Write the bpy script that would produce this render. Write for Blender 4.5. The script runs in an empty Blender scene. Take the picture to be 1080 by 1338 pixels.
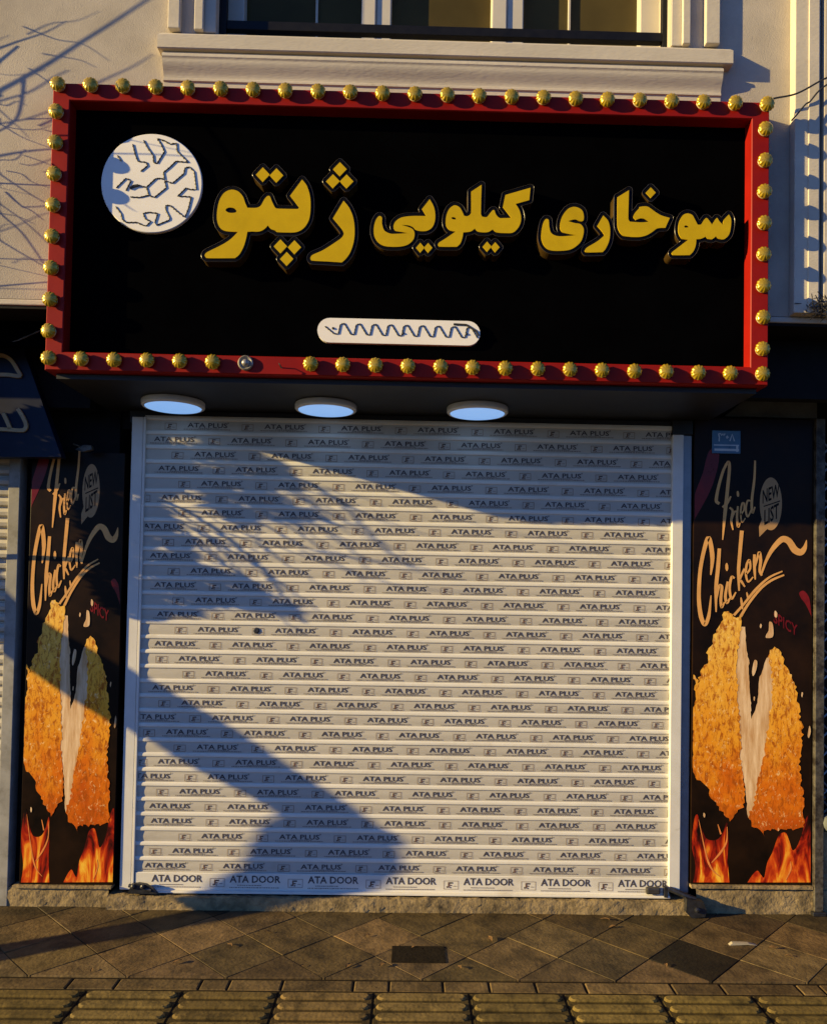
import bpy, bmesh, math, random
import numpy as np
from mathutils import Vector, Matrix, geometry
random.seed(7)
S = bpy.context.scene
COL = S.collection

# ---------------------------------------------------------------- camera
YAW, PITCH, ROLL = 0.0165, 0.0261, 0.0172
FPX, SX, SY = 1024.6, 14.3, 76.95          # focal length and principal point, in pixels of a 1080 px wide picture
CAM = Vector((0, -4.2206, 1.6891))
def cam_axes():
    cy, sy, cp, sp = math.cos(YAW), math.sin(YAW), math.cos(PITCH), math.sin(PITCH)
    f = Vector((sy*cp, cy*cp, sp)); r = Vector((cy, -sy, 0)); u = r.cross(f)
    cr, sr = math.cos(ROLL), math.sin(ROLL)
    return cr*r + sr*u, cr*u - sr*r, f
R_, U_, F_ = cam_axes()
cd = bpy.data.cameras.new("camera"); cam = bpy.data.objects.new("camera", cd); COL.objects.link(cam)
cam.matrix_world = Matrix(((R_.x, U_.x, -F_.x, CAM.x), (R_.y, U_.y, -F_.y, CAM.y), (R_.z, U_.z, -F_.z, CAM.z), (0, 0, 0, 1)))
cd.sensor_fit = 'HORIZONTAL'; cd.sensor_width = 36; cd.lens = 36*FPX/1080
cd.shift_x = -SX/1080; cd.shift_y = SY/1080; cd.clip_end = 600
S.camera = cam

# ---------------------------------------------------------------- sky, sun, exposure
SUN = Vector((3.6, 1.0, -0.93))            # the way the light travels
w = bpy.data.worlds.new("World"); S.world = w; w.use_nodes = True
sky = w.node_tree.nodes.new('ShaderNodeTexSky'); sky.sky_type = 'NISHITA'; sky.sun_disc = False; sky.ozone_density = 5.0; sky.dust_density = 0.2; sky.air_density = 1.0
sky.sun_elevation = math.atan2(0.93, math.hypot(3.6, 1)); sky.sun_rotation = math.atan2(-3.6, -1.0)
bg = w.node_tree.nodes['Background']; bg.inputs[1].default_value = 0.06
tn_ = w.node_tree.nodes.new('ShaderNodeMixRGB'); tn_.blend_type = 'MULTIPLY'; tn_.inputs[0].default_value = 1.0; tn_.inputs[2].default_value = (0.60, 0.92, 1.55, 1)
w.node_tree.links.new(sky.outputs[0], tn_.inputs[1]); w.node_tree.links.new(tn_.outputs[0], bg.inputs[0])
sl = bpy.data.lights.new("sun", 'SUN'); sl.energy = 5.0; sl.angle = math.radians(0.5); sl.color = (1.0, 0.745, 0.30)
so = bpy.data.objects.new("sun", sl); COL.objects.link(so)
so.rotation_mode = 'QUATERNION'; so.rotation_quaternion = SUN.to_track_quat('-Z', 'Y'); so.location = (-20, -8, 9)
S.view_settings.view_transform = 'Standard'; S.view_settings.look = 'None'
S.view_settings.exposure = 1.05; S.view_settings.gamma = 1.0

# ---------------------------------------------------------------- helpers
def at(x, y, Y):
    """point on the vertical plane Y seen at a pixel of the 1080 px wide photograph"""
    d = F_ + R_*((x-540-SX)/FPX) - U_*((y-669-SY)/FPX)
    return CAM + d*((Y-CAM.y)/d.y)
def atg(x, y, Z=0.0):
    d = F_ + R_*((x-540-SX)/FPX) - U_*((y-669-SY)/FPX)
    return CAM + d*((Z-CAM.z)/d.z)
def xz(x, y, Y):
    p = at(x, y, Y); return (p.x, p.z)

class MB:
    def __init__(s): s.v = []; s.f = []; s.m = []
    def add(s, vs, fs, mi=0):
        o = len(s.v); s.v += [tuple(p) for p in vs]; s.f += [tuple(i+o for i in f) for f in fs]; s.m += [mi]*len(fs)
    def box(s, x0, x1, y0, y1, z0, z1, c=0.0, mi=0):
        if c <= 0:
            s.add([(x0,y0,z0),(x1,y0,z0),(x1,y1,z0),(x0,y1,z0),(x0,y0,z1),(x1,y0,z1),(x1,y1,z1),(x0,y1,z1)],
                  [(0,3,2,1),(4,5,6,7),(0,1,5,4),(1,2,6,5),(2,3,7,6),(3,0,4,7)], mi); return
        b = bmesh.new(); bmesh.ops.create_cube(b, size=1)
        for v in b.verts: v.co = Vector(((x0+x1)/2+v.co.x*(x1-x0), (y0+y1)/2+v.co.y*(y1-y0), (z0+z1)/2+v.co.z*(z1-z0)))
        bmesh.ops.bevel(b, geom=b.edges[:], offset=c, segments=2, affect='EDGES', profile=0.5)
        b.verts.index_update(); s.add([v.co[:] for v in b.verts], [[v.index for v in f.verts] for f in b.faces], mi); b.free()
    def prism(s, poly, yf, yb, holes=(), mi=0, side=True, back=True):
        loops = [list(poly)] + [list(h) for h in holes]
        tris = geometry.tessellate_polygon([[Vector((p[0], p[1], 0)) for p in l] for l in loops])
        flat = [p for l in loops for p in l]; n = len(flat)
        vs = [(p[0], yf, p[1]) for p in flat]
        fs = [tuple(t) for t in tris]
        if side or back: vs += [(p[0], yb, p[1]) for p in flat]
        if back: fs += [tuple(i+n for i in reversed(t)) for t in tris]
        if side:
            o = 0
            for l in loops:
                k = len(l)
                fs += [(o+i, o+(i+1) % k, o+(i+1) % k+n, o+i+n) for i in range(k)]; o += k
        s.add(vs, fs, mi)
    def tube(s, path, rad, n=8, cap=True, mi=0):
        path = [Vector(p) for p in path]; k = len(path)
        if not hasattr(rad, '__len__'): rad = [rad]*k
        vs = []; ref = None
        for i, p in enumerate(path):
            t = (path[min(i+1, k-1)] - path[max(i-1, 0)]).normalized()
            if ref is None: ref = t.orthogonal().normalized()
            ref = (ref - t*ref.dot(t)); ref = ref.normalized() if ref.length > 1e-6 else t.orthogonal().normalized()
            b = t.cross(ref)
            for j in range(n):
                a = 2*math.pi*j/n; vs.append(p + (ref*math.cos(a) + b*math.sin(a))*rad[i])
        fs = [(i*n+j, i*n+(j+1) % n, (i+1)*n+(j+1) % n, (i+1)*n+j) for i in range(k-1) for j in range(n)]
        if cap: fs += [tuple(reversed(range(n))), tuple(range((k-1)*n, k*n))]
        s.add(vs, fs, mi)
    def lathe(s, prof, axis='y', n=24, c=(0, 0, 0), rib=0, amp=0, mi=0):
        """prof: (radius, height) pairs; axis y: height runs towards -Y"""
        vs = []
        for r, h in prof:
            for j in range(n):
                a = 2*math.pi*j/n; q = r*(1+amp*math.cos(rib*a)) if rib else r
                if axis == 'y': vs.append((c[0]+q*math.cos(a), c[1]-h, c[2]+q*math.sin(a)))
                else: vs.append((c[0]+q*math.cos(a), c[1]+q*math.sin(a), c[2]+h))
        k = len(prof)
        fs = [(i*n+j, i*n+(j+1) % n, (i+1)*n+(j+1) % n, (i+1)*n+j) for i in range(k-1) for j in range(n)]
        fs += [tuple(range(n)), tuple(range((k-1)*n, k*n))]
        s.add(vs, fs, mi)
    def extrude_x(s, prof, x0, x1, mi=None, closed=True, segs=1):
        """prof: (Y, Z) outline"""
        k = len(prof); vs = []
        for q in range(segs+1):
            x = x0+(x1-x0)*q/segs; vs += [(x, p[0], p[1]) for p in prof]
        rng = range(k) if closed else range(k-1)
        for q in range(segs):
            for i in rng:
                o = len(s.v); 
                s.add([vs[q*k+i], vs[q*k+(i+1) % k], vs[(q+1)*k+(i+1) % k], vs[(q+1)*k+i]], [(0, 1, 2, 3)], mi[i] if mi else 0)
        if closed:
            s.add(vs[:k], [tuple(range(k))]); s.add(vs[-k:], [tuple(range(k))])
    def ribbon(s, path, wid, y, th=0.0006, mi=0):
        """flat stroke of varying width printed on the plane Y=y; path in (x, z)"""
        k = len(path)
        if not hasattr(wid, '__len__'): wid = [wid]*k
        L = []; Rr = []
        for i in range(k):
            a = Vector(path[max(i-1, 0)]); b = Vector(path[min(i+1, k-1)]); t = (b-a)
            if t.length < 1e-9: t = Vector((1, 0))
            t.normalize(); nrm = Vector((-t.y, t.x)); p = Vector(path[i])
            L.append(p+nrm*wid[i]/2); Rr.append(p-nrm*wid[i]/2)
        vs = [(p.x, y, p.y) for p in L] + [(p.x, y, p.y) for p in Rr]
        s.add(vs, [(i, i+1, k+i+1, k+i) for i in range(k-1)], mi)
    def build(s, name, mats, parent=None, smooth=False, merge=0.0, loc=None, kind=None):
        me = bpy.data.meshes.new(name); me.from_pydata(s.v, [], s.f)
        if not isinstance(mats, (list, tuple)): mats = [mats]
        for m in mats: me.materials.append(m)
        if len(mats) > 1: me.polygons.foreach_set('material_index', s.m)
        b = bmesh.new(); b.from_mesh(me)
        if merge: bmesh.ops.remove_doubles(b, verts=b.verts[:], dist=merge)
        bmesh.ops.recalc_face_normals(b, faces=b.faces[:])
        if smooth:
            for f in b.faces: f.smooth = True
            for e in b.edges:
                if len(e.link_faces) == 2 and e.calc_face_angle(0) > math.radians(38): e.smooth = False
        b.to_mesh(me); b.free()
        o = bpy.data.objects.new(name, me); COL.objects.link(o)
        attach(o, parent, loc)
        if kind: o['kind'] = kind
        return o
def attach(o, parent, loc=None):
    if loc is not None: o.location = loc
    if parent:
        o.parent = parent
        if parent.type == 'EMPTY': o.matrix_parent_inverse = Matrix.Translation(-Vector(parent.location))
def thing(name, loc, label, cat, group=None):
    o = bpy.data.objects.new(name, None); o.location = loc; o.empty_display_size = 0.1; COL.objects.link(o)
    return tag(o, label, cat, group)
def tag(o, label, cat, group=None):
    o['label'] = label; o['category'] = cat
    if group: o['group'] = group
    return o

def smooth_poly(pts, closed=True, n=5):
    """Catmull-Rom through points; a third element marks a sharp corner"""
    k = len(pts); P = [Vector((p[0], p[1])) for p in pts]; C = [len(p) > 2 for p in pts]; out = []
    rng = k if closed else k-1
    for i in range(rng):
        p1, p2 = P[i], P[(i+1) % k]
        p0 = P[i-1] if (closed or i > 0) else p1; p3 = P[(i+2) % k] if (closed or i+2 < k) else p2
        m1 = (p2-p0)*0.5 if not C[i] else (p2-p1)*0.5
        m2 = (p3-p1)*0.5 if not C[(i+1) % k] else (p2-p1)*0.5
        L = (p2-p1).length
        for m in (m1, m2):
            if m.length > L: m *= L/m.length
        for q in range(n):
            t = q/n; a = 2*t**3-3*t**2+1; b = t**3-2*t**2+t; c = -2*t**3+3*t**2; d = t**3-t**2
            out.append(tuple(p1*a+m1*b+p2*c+m2*d))
    if not closed: out.append(tuple(P[-1]))
    return out

def offset_loops(polys, holes, dist, step=0.45):
    """outlines at a distance outside a set of polygons, by a distance field and marching squares"""
    allp = np.array([p for q in polys for p in q]); pad = dist+3
    x0, y0 = allp.min(0)-pad; x1, y1 = allp.max(0)+pad
    xs = np.arange(x0, x1, step); ys = np.arange(y0, y1, step)
    gx, gy = np.meshgrid(xs, ys); D = np.full(gx.shape, 1e9); inside = np.zeros(gx.shape, bool)
    for poly in list(polys)+list(holes):
        ins = np.zeros(gx.shape, bool)
        for i in range(len(poly)):
            ax, ay = poly[i]; bx, by = poly[(i+1) % len(poly)]
            dx, dy = bx-ax, by-ay; l2 = dx*dx+dy*dy+1e-12
            t = np.clip(((gx-ax)*dx+(gy-ay)*dy)/l2, 0, 1)
            D = np.minimum(D, (gx-ax-t*dx)**2+(gy-ay-t*dy)**2)
            if ay != by:
                c = ((ay > gy) != (by > gy)) & (gx < (bx-ax)*(gy-ay)/(by-ay)+ax); ins ^= c
        inside ^= ins if poly in holes else (ins & ~inside)
    V = np.sqrt(D); V[inside] *= -1; V = V-dist
    B = V < 0; seg = {}
    H, W = V.shape
    def ix(i, j, i2, j2):
        a, b = V[i, j], V[i2, j2]; t = a/(a-b)
        return (xs[j]+t*(xs[j2]-xs[j]), ys[i]+t*(ys[i2]-ys[i]))
    cells = np.argwhere((B[:-1, :-1].astype(int)+B[1:, :-1]+B[:-1, 1:]+B[1:, 1:]) % 4 != 0)
    pts = {}
    for i, j in cells:
        c = [(i, j), (i, j+1), (i+1, j+1), (i+1, j)]; e = []
        for k in range(4):
            a, b = c[k], c[(k+1) % 4]
            if B[a] != B[b]:
                key = (min(a, b), max(a, b)); pts.setdefault(key, ix(*a, *b)); e.append((key, B[a]))
        outs = [k for k, s in e if s]; ins_ = [k for k, s in e if not s]
        for a, b in zip(outs, ins_): seg[a] = b
    loops = []
    while seg:
        k0 = next(iter(seg)); l = []; k = k0
        while k in seg: l.append(pts[k]); k = seg.pop(k)
        if len(l) > 12: loops.append(l[::2])
    return loops
def area(l): return 0.5*sum(l[i][0]*l[(i+1) % len(l)][1]-l[(i+1) % len(l)][0]*l[i][1] for i in range(len(l)))

# ---------------------------------------------------------------- materials
def mat(name, col, rough=0.6, var=0.15, scale=6.0, bump=0.0, bscale=40.0, metal=0.0, spec=0.5, col2=None, stretch=(1, 1, 1),
        dirt=None, dscale=2.0, dlo=0.5, dhi=0.75, coat=0.0, emit=None, estr=0.0, attr=None):
    m = bpy.data.materials.new(name); m.use_nodes = True; nt = m.node_tree; N = nt.nodes; L = nt.links
    p = N['Principled BSDF']; p.inputs['Roughness'].default_value = rough; p.inputs['Metallic'].default_value = metal
    p.inputs['Specular IOR Level'].default_value = spec; p.inputs['Coat Weight'].default_value = coat
    tc = N.new('ShaderNodeTexCoord'); mp = N.new('ShaderNodeMapping'); mp.inputs['Scale'].default_value = stretch
    L.new(tc.outputs['Object'], mp.inputs[0])
    nz = N.new('ShaderNodeTexNoise'); nz.inputs['Scale'].default_value = scale; nz.inputs['Detail'].default_value = 8; nz.inputs['Roughness'].default_value = 0.65
    L.new(mp.outputs[0], nz.inputs[0])
    cr = N.new('ShaderNodeValToRGB'); cr.color_ramp.elements[0].position = 0.3; cr.color_ramp.elements[1].position = 0.7
    c2 = col2 if col2 else tuple(min(1, c*(1+var)) for c in col)
    c1 = col if col2 else tuple(c*(1-var) for c in col)
    cr.color_ramp.elements[0].color = (*c1, 1); cr.color_ramp.elements[1].color = (*c2, 1)
    L.new(nz.outputs[0], cr.inputs[0]); out = cr.outputs[0]
    if dirt:
        n2 = N.new('ShaderNodeTexNoise'); n2.inputs['Scale'].default_value = dscale; n2.inputs['Detail'].default_value = 10; n2.inputs['Roughness'].default_value = 0.7
        L.new(tc.outputs['Object'], n2.inputs[0])
        r2 = N.new('ShaderNodeMapRange'); r2.inputs[1].default_value = dlo; r2.inputs[2].default_value = dhi
        L.new(n2.outputs[0], r2.inputs[0])
        mx = N.new('ShaderNodeMixRGB'); mx.inputs[2].default_value = (*dirt, 1); L.new(r2.outputs[0], mx.inputs[0]); L.new(out, mx.inputs[1]); out = mx.outputs[0]
    if attr:
        an = N.new('ShaderNodeAttribute'); an.attribute_name = attr
        mx = N.new('ShaderNodeMixRGB'); mx.blend_type = 'MULTIPLY'; mx.inputs[0].default_value = 1
        L.new(out, mx.inputs[1]); L.new(an.outputs[0], mx.inputs[2]); out = mx.outputs[0]
    L.new(out, p.inputs['Base Color'])
    # roughness breaks up with the same noise
    rr = N.new('ShaderNodeMapRange'); rr.inputs[3].default_value = max(0.02, rough-0.1); rr.inputs[4].default_value = min(1, rough+0.1)
    L.new(nz.outputs[0], rr.inputs[0]); L.new(rr.outputs[0], p.inputs['Roughness'])
    if bump:
        nb = N.new('ShaderNodeTexNoise'); nb.inputs['Scale'].default_value = bscale; nb.inputs['Detail'].default_value = 6
        L.new(mp.outputs[0], nb.inputs[0])
        bp = N.new('ShaderNodeBump'); bp.inputs['Strength'].default_value = 1.0; bp.inputs['Distance'].default_value = bump
        L.new(nb.outputs[0], bp.inputs['Height']); L.new(bp.outputs[0], p.inputs['Normal'])
    if emit:
        p.inputs['Emission Color'].default_value = (*emit, 1); p.inputs['Emission Strength'].default_value = estr
    return m
M = {}
M['stucco'] = mat('stucco', (0.43, 0.38, 0.315), 0.9, 0.16, 3.0, 0.0016, 170, spec=0.2, dirt=(0.25, 0.225, 0.195), dscale=1.1, dlo=0.42, dhi=0.8)
M['trim'] = mat('trim_plaster', (0.50, 0.45, 0.375), 0.85, 0.10, 5.0, 0.0012, 120, spec=0.2, dirt=(0.34, 0.29, 0.23), dscale=5, dlo=0.58, dhi=0.85, stretch=(0.3, 1, 1))
M['red'] = mat('red_paint', (0.225, 0.0065, 0.003), 0.5, 0.15, 5, 0.0004, 20, spec=0.15, dirt=(0.16, 0.012, 0.01), dscale=9, dlo=0.6, dhi=0.9)
M['black'] = mat('black_panel', (0.0010, 0.0010, 0.0013), 0.6, 0.3, 4, spec=0.0)
M['letter_side'] = mat('letter_return', (0.004, 0.0035, 0.0035), 0.4, 0.3, 10, spec=0.08)
M['letter_return'] = mat('gold_return', (0.045, 0.026, 0.006), 0.4, 0.3, 10, spec=0.2)
M['rim'] = mat('letter_rim', (0.05, 0.045, 0.042), 0.3, 0.25, 30, spec=0.5)
M['yellow'] = mat('yellow_acrylic', (0.50, 0.335, 0.004), 0.4, 0.10, 8, spec=0.12, dirt=(0.30, 0.16, 0.01), dscale=7, dlo=0.66, dhi=0.95)
M['white_acrylic'] = mat('white_acrylic', (0.78, 0.75, 0.70), 0.5, 0.05, 6, spec=0.3)
M['wire'] = mat('dark_wire', (0.02, 0.018, 0.016), 0.5, 0.3, 60)
M['gold'] = mat('gold_bulb', (0.40, 0.265, 0.012), 0.28, 0.30, 90, metal=0.40, spec=0.6, coat=0.3)
M['bulb_base'] = mat('bulb_base', (0.55, 0.45, 0.25), 0.35, 0.2, 60, metal=0.3)
M['socket'] = mat('bare_socket', (0.30, 0.28, 0.25), 0.4, 0.3, 80, metal=0.6)
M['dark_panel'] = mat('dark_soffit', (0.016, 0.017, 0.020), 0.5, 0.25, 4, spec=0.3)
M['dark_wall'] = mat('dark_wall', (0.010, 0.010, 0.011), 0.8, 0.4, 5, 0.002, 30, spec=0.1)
M['lamp_rim'] = mat('lamp_rim', (0.62, 0.63, 0.66), 0.4, 0.06, 20)
M['lamp_face'] = mat('lamp_diffuser', (0.7, 0.75, 0.8), 0.4, 0.03, 10, emit=(0.22, 0.50, 1.0), estr=0.36)
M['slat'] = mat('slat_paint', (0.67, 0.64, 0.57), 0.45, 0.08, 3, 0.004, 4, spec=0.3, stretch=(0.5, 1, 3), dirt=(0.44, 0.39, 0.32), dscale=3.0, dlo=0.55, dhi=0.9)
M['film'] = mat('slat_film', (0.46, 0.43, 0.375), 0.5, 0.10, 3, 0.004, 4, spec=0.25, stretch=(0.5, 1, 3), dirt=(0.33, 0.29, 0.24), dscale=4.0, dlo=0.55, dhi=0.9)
M['ink'] = mat('dark_ink', (0.066, 0.056, 0.062), 0.6, 0.3, 30, spec=0.2)
M['ink_pale'] = mat('pale_ink', (0.22, 0.19, 0.17), 0.6, 0.3, 30, spec=0.2)
M['ink_brown'] = mat('brown_ink', (0.16, 0.09, 0.06), 0.6, 0.3, 30, spec=0.2)
M['rail'] = mat('rail_paint', (0.62, 0.60, 0.56), 0.4, 0.08, 6, spec=0.4, dirt=(0.30, 0.26, 0.20), dscale=8, dlo=0.62, dhi=0.85)
M['rail_grey'] = mat('rail_grey', (0.24, 0.25, 0.27), 0.4, 0.15, 10, metal=0.4, spec=0.4)
M['post_grey'] = mat('weathered_post', (0.27, 0.26, 0.24), 0.6, 0.2, 8, spec=0.3, dirt=(0.12, 0.11, 0.09), dscale=9, dlo=0.5, dhi=0.8)
M['lock'] = mat('lock_steel', (0.035, 0.035, 0.04), 0.4, 0.4, 30, 0.001, 60, metal=0.5)
M['concrete'] = mat('old_concrete', (0.27, 0.20, 0.105), 0.95, 0.35, 9, 0.006, 45, spec=0.15, dirt=(0.06, 0.047, 0.03), dscale=7, dlo=0.48, dhi=0.68)
M['tile'] = mat('stone_tile', (0.120, 0.080, 0.034), 0.75, 0.55, 8, 0.0035, 55, spec=0.25, dirt=(0.022, 0.016, 0.008), dscale=6, dlo=0.50, dhi=0.72, attr='tint')
M['joint'] = mat('joint_dirt', (0.014, 0.010, 0.006), 0.95, 0.4, 20, 0.003, 60, spec=0.1)
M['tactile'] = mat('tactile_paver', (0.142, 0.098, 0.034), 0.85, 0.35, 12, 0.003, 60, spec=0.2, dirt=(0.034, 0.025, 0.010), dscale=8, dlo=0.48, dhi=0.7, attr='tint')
M['asphalt'] = mat('asphalt', (0.05, 0.05, 0.05), 0.9, 0.3, 20, 0.004, 90, spec=0.2)
M['earth'] = mat('earth', (0.09, 0.08, 0.065), 0.95, 0.3, 0.5, 0.01, 5, spec=0.1)
M['poster'] = mat('poster_black', (0.004, 0.003, 0.0025), 0.35, 0.5, 4, spec=0.10, col2=(0.020, 0.009, 0.004))
M['gold_print'] = mat('gold_print', (0.66, 0.34, 0.105), 0.35, 0.12, 12, spec=0.25)
M['highlight'] = mat('flame_highlight', (0.72, 0.24, 0.06), 0.35, 0.3, 12, spec=0.2)
M['badge'] = mat('badge_print', (0.38, 0.22, 0.09), 0.35, 0.12, 12, spec=0.25)
M['meat'] = mat('meat_print', (0.48, 0.25, 0.09), 0.35, 0.25, 12, spec=0.2, stretch=(4, 1, 0.45), col2=(0.84, 0.62, 0.38))
M['chili'] = mat('chili_print', (0.15, 0.007, 0.007), 0.3, 0.5, 8, spec=0.25)
M['frame_dark'] = mat('poster_frame', (0.06, 0.055, 0.05), 0.4, 0.3, 20, metal=0.4)
M['steel'] = mat('rusty_post', (0.085, 0.075, 0.06), 0.6, 0.5, 25, 0.001, 60, metal=0.3, dirt=(0.02, 0.014, 0.01), dscale=16, dlo=0.45, dhi=0.6)
M['plate_blue'] = mat('enamel_blue', (0.05, 0.13, 0.24), 0.3, 0.15, 20, spec=0.4)
M['plate_white'] = mat('enamel_white', (0.45, 0.5, 0.55), 0.4, 0.1, 20)
M['navy'] = mat('navy_board', (0.003, 0.006, 0.026), 0.45, 0.35, 4, spec=0.2)
M['beige'] = mat('beige_letter', (0.34, 0.27, 0.13), 0.5, 0.2, 12)
M['win_white'] = mat('window_frame', (0.52, 0.48, 0.41), 0.4, 0.06, 8, spec=0.4)
M['glass'] = mat('dark_glass', (0.060, 0.046, 0.016), 0.2, 0.35, 1.2, spec=0.08)
M['iron'] = mat('black_iron', (0.006, 0.006, 0.007), 0.5, 0.3, 30, spec=0.2)
M['bark'] = mat('bark', (0.09, 0.065, 0.045), 0.95, 0.4, 14, 0.02, 22, spec=0.1, stretch=(1, 1, 0.3))
M['leaf'] = mat('leaf', (0.05, 0.075, 0.022), 0.7, 0.5, 5, spec=0.2)
M['dry_leaf'] = mat('dry_leaf', (0.16, 0.09, 0.035), 0.8, 0.4, 20, spec=0.2)
M['paper'] = mat('paper', (0.32, 0.28, 0.21), 0.8, 0.1, 20)
M['hole'] = mat('dark_gap', (0.004, 0.004, 0.005), 0.9, 0.3, 10, spec=0.05)
M['grey_wall'] = mat('grey_render', (0.13, 0.14, 0.135), 0.9, 0.3, 8, 0.003, 40, spec=0.1)

def ramp_mat(name, stops, scale, stretch, zlo, zhi, mix, rough=0.3, bump=0.0, vor=None):
    """a print whose colours run up the sheet and break up with noise: crumbed chicken, flames"""
    m = bpy.data.materials.new(name); m.use_nodes = True; nt = m.node_tree; N = nt.nodes; L = nt.links
    p = N['Principled BSDF']; p.inputs['Roughness'].default_value = rough; p.inputs['Specular IOR Level'].default_value = 0.25
    tc = N.new('ShaderNodeTexCoord'); mp = N.new('ShaderNodeMapping'); mp.inputs['Scale'].default_value = stretch
    L.new(tc.outputs['Object'], mp.inputs[0])
    nz = N.new('ShaderNodeTexNoise'); nz.inputs['Scale'].default_value = scale; nz.inputs['Detail'].default_value = 7; nz.inputs['Roughness'].default_value = 0.72; nz.inputs['Distortion'].default_value = 0.8
    L.new(mp.outputs[0], nz.inputs[0])
    sp = N.new('ShaderNodeSeparateXYZ'); L.new(tc.outputs['Object'], sp.inputs[0])
    mr = N.new('ShaderNodeMapRange'); mr.inputs[1].default_value = zlo; mr.inputs[2].default_value = zhi; L.new(sp.outputs[2], mr.inputs[0])
    a = N.new('ShaderNodeMath'); a.operation = 'MULTIPLY_ADD'; a.inputs[1].default_value = mix; L.new(nz.outputs[0], a.inputs[0])
    b = N.new('ShaderNodeMath'); b.operation = 'MULTIPLY_ADD'; b.inputs[1].default_value = 1-mix*0.6; b.inputs[2].default_value = -mix*0.28
    L.new(mr.outputs[0], b.inputs[0]); L.new(b.outputs[0], a.inputs[2]); out = a.outputs[0]
    if vor:
        v = N.new('ShaderNodeTexVoronoi'); v.inputs['Scale'].default_value = vor; L.new(mp.outputs[0], v.inputs[0])
        c = N.new('ShaderNodeMath'); c.operation = 'MULTIPLY_ADD'; c.inputs[1].default_value = -0.35; L.new(v.outputs[0], c.inputs[0])
        d = N.new('ShaderNodeMath'); d.operation = 'ADD'; d.inputs[1].default_value = 0.14; L.new(out, d.inputs[0]); L.new(d.outputs[0], c.inputs[2]); out = c.outputs[0]
    cr = N.new('ShaderNodeValToRGB'); el = cr.color_ramp.elements
    el[0].position = stops[0][0]; el[0].color = (*stops[0][1], 1); el[1].position = stops[-1][0]; el[1].color = (*stops[-1][1], 1)
    for q, c in stops[1:-1]: e = el.new(q); e.color = (*c, 1)
    L.new(out, cr.inputs[0]); L.new(cr.outputs[0], p.inputs['Base Color'])
    return m
def print_mat(name):
    m = bpy.data.materials.new(name); m.use_nodes = True; nt = m.node_tree; N = nt.nodes; L = nt.links
    p = N['Principled BSDF']; p.inputs['Roughness'].default_value = 0.35; p.inputs['Specular IOR Level'].default_value = 0.15
    tc = N.new('ShaderNodeTexCoord'); sp = N.new('ShaderNodeSeparateXYZ'); L.new(tc.outputs['Object'], sp.inputs[0])
    def noise(scale, stretch, detail=6, rough=.6, dist=0.0):
        mp = N.new('ShaderNodeMapping'); mp.inputs['Scale'].default_value = stretch; L.new(tc.outputs['Object'], mp.inputs[0])
        n = N.new('ShaderNodeTexNoise'); n.inputs['Scale'].default_value = scale; n.inputs['Detail'].default_value = detail
        n.inputs['Roughness'].default_value = rough; n.inputs['Distortion'].default_value = dist; L.new(mp.outputs[0], n.inputs[0]); return n.outputs[0]
    def rng(x, a, b, c=0.0, d=1.0):
        r = N.new('ShaderNodeMapRange'); r.interpolation_type = 'SMOOTHSTEP'
        for i, v in enumerate((a, b, c, d)): r.inputs[i+1].default_value = v
        L.new(x, r.inputs[0]); return r.outputs[0]
    def math_(op, x, y):
        q = N.new('ShaderNodeMath'); q.operation = op
        for i, v in enumerate((x, y)):
            if isinstance(v, (int, float)): q.inputs[i].default_value = v
            else: L.new(v, q.inputs[i])
        return q.outputs[0]
    def ramp(x, stops):
        cr = N.new('ShaderNodeValToRGB'); el = cr.color_ramp.elements
        el[0].position = stops[0][0]; el[0].color = (*stops[0][1], 1); el[1].position = stops[-1][0]; el[1].color = (*stops[-1][1], 1)
        for q, c in stops[1:-1]: e = el.new(q); e.color = (*c, 1)
        L.new(x, cr.inputs[0]); return cr.outputs[0]
    def mix(a, c, f):
        x = N.new('ShaderNodeMixRGB'); L.new(f, x.inputs[0]); L.new(a, x.inputs[1]); x.inputs[2].default_value = (*c, 1); return x.outputs[0]
    def done(c): L.new(c, p.inputs['Base Color']); return m
    return sp, noise, rng, math_, ramp, mix, done
sp, noise, rng, ma, ramp, mix, done = print_mat('crumbed_chicken_print')
h = rng(sp.outputs[2], 0.40, 1.62); h.node.interpolation_type = 'LINEAR'
n1 = noise(7, (1.3, 1, .8), 4); hh_ = ma('ADD', h, ma('MULTIPLY', ma('SUBTRACT', n1, 0.5), 0.75))
c_ = ramp(hh_, [(0.0, (0.50, 0.085, 0.005)), (0.22, (0.66, 0.16, 0.007)), (0.45, (0.76, 0.30, 0.018)), (0.7, (0.82, 0.40, 0.04)), (1.0, (0.86, 0.53, 0.10))])
n2 = noise(34, (1.5, 1, .62), 9, .72, .6)
c_ = mix(c_, (0.34, 0.075, 0.005), rng(n2, 0.46, 0.62, 0, 0.9))
n3 = noise(52, (1.2, 1, .7), 5, .6, 1.0)
c_ = mix(c_, (0.95, 0.70, 0.32), rng(n3, 0.57, 0.72, 0, 0.7))
n4 = noise(90, (1.2, 1, .8), 4, .6, .4)
c_ = mix(c_, (0.22, 0.045, 0.004), rng(n4, 0.60, 0.72, 0, 0.7))
M['crumb'] = done(c_)
sp, noise, rng, ma, ramp, mix, done = print_mat('flame_print')
h = rng(sp.outputs[2], 0.10, 0.72); h.node.interpolation_type = 'LINEAR'
n1 = noise(3.6, (3.4, 1, 1.0), 5, .55, 1.6); f = ma('ADD', ma('MULTIPLY', h, 0.75), ma('MULTIPLY', ma('SUBTRACT', n1, 0.5), 2.1))
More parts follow.
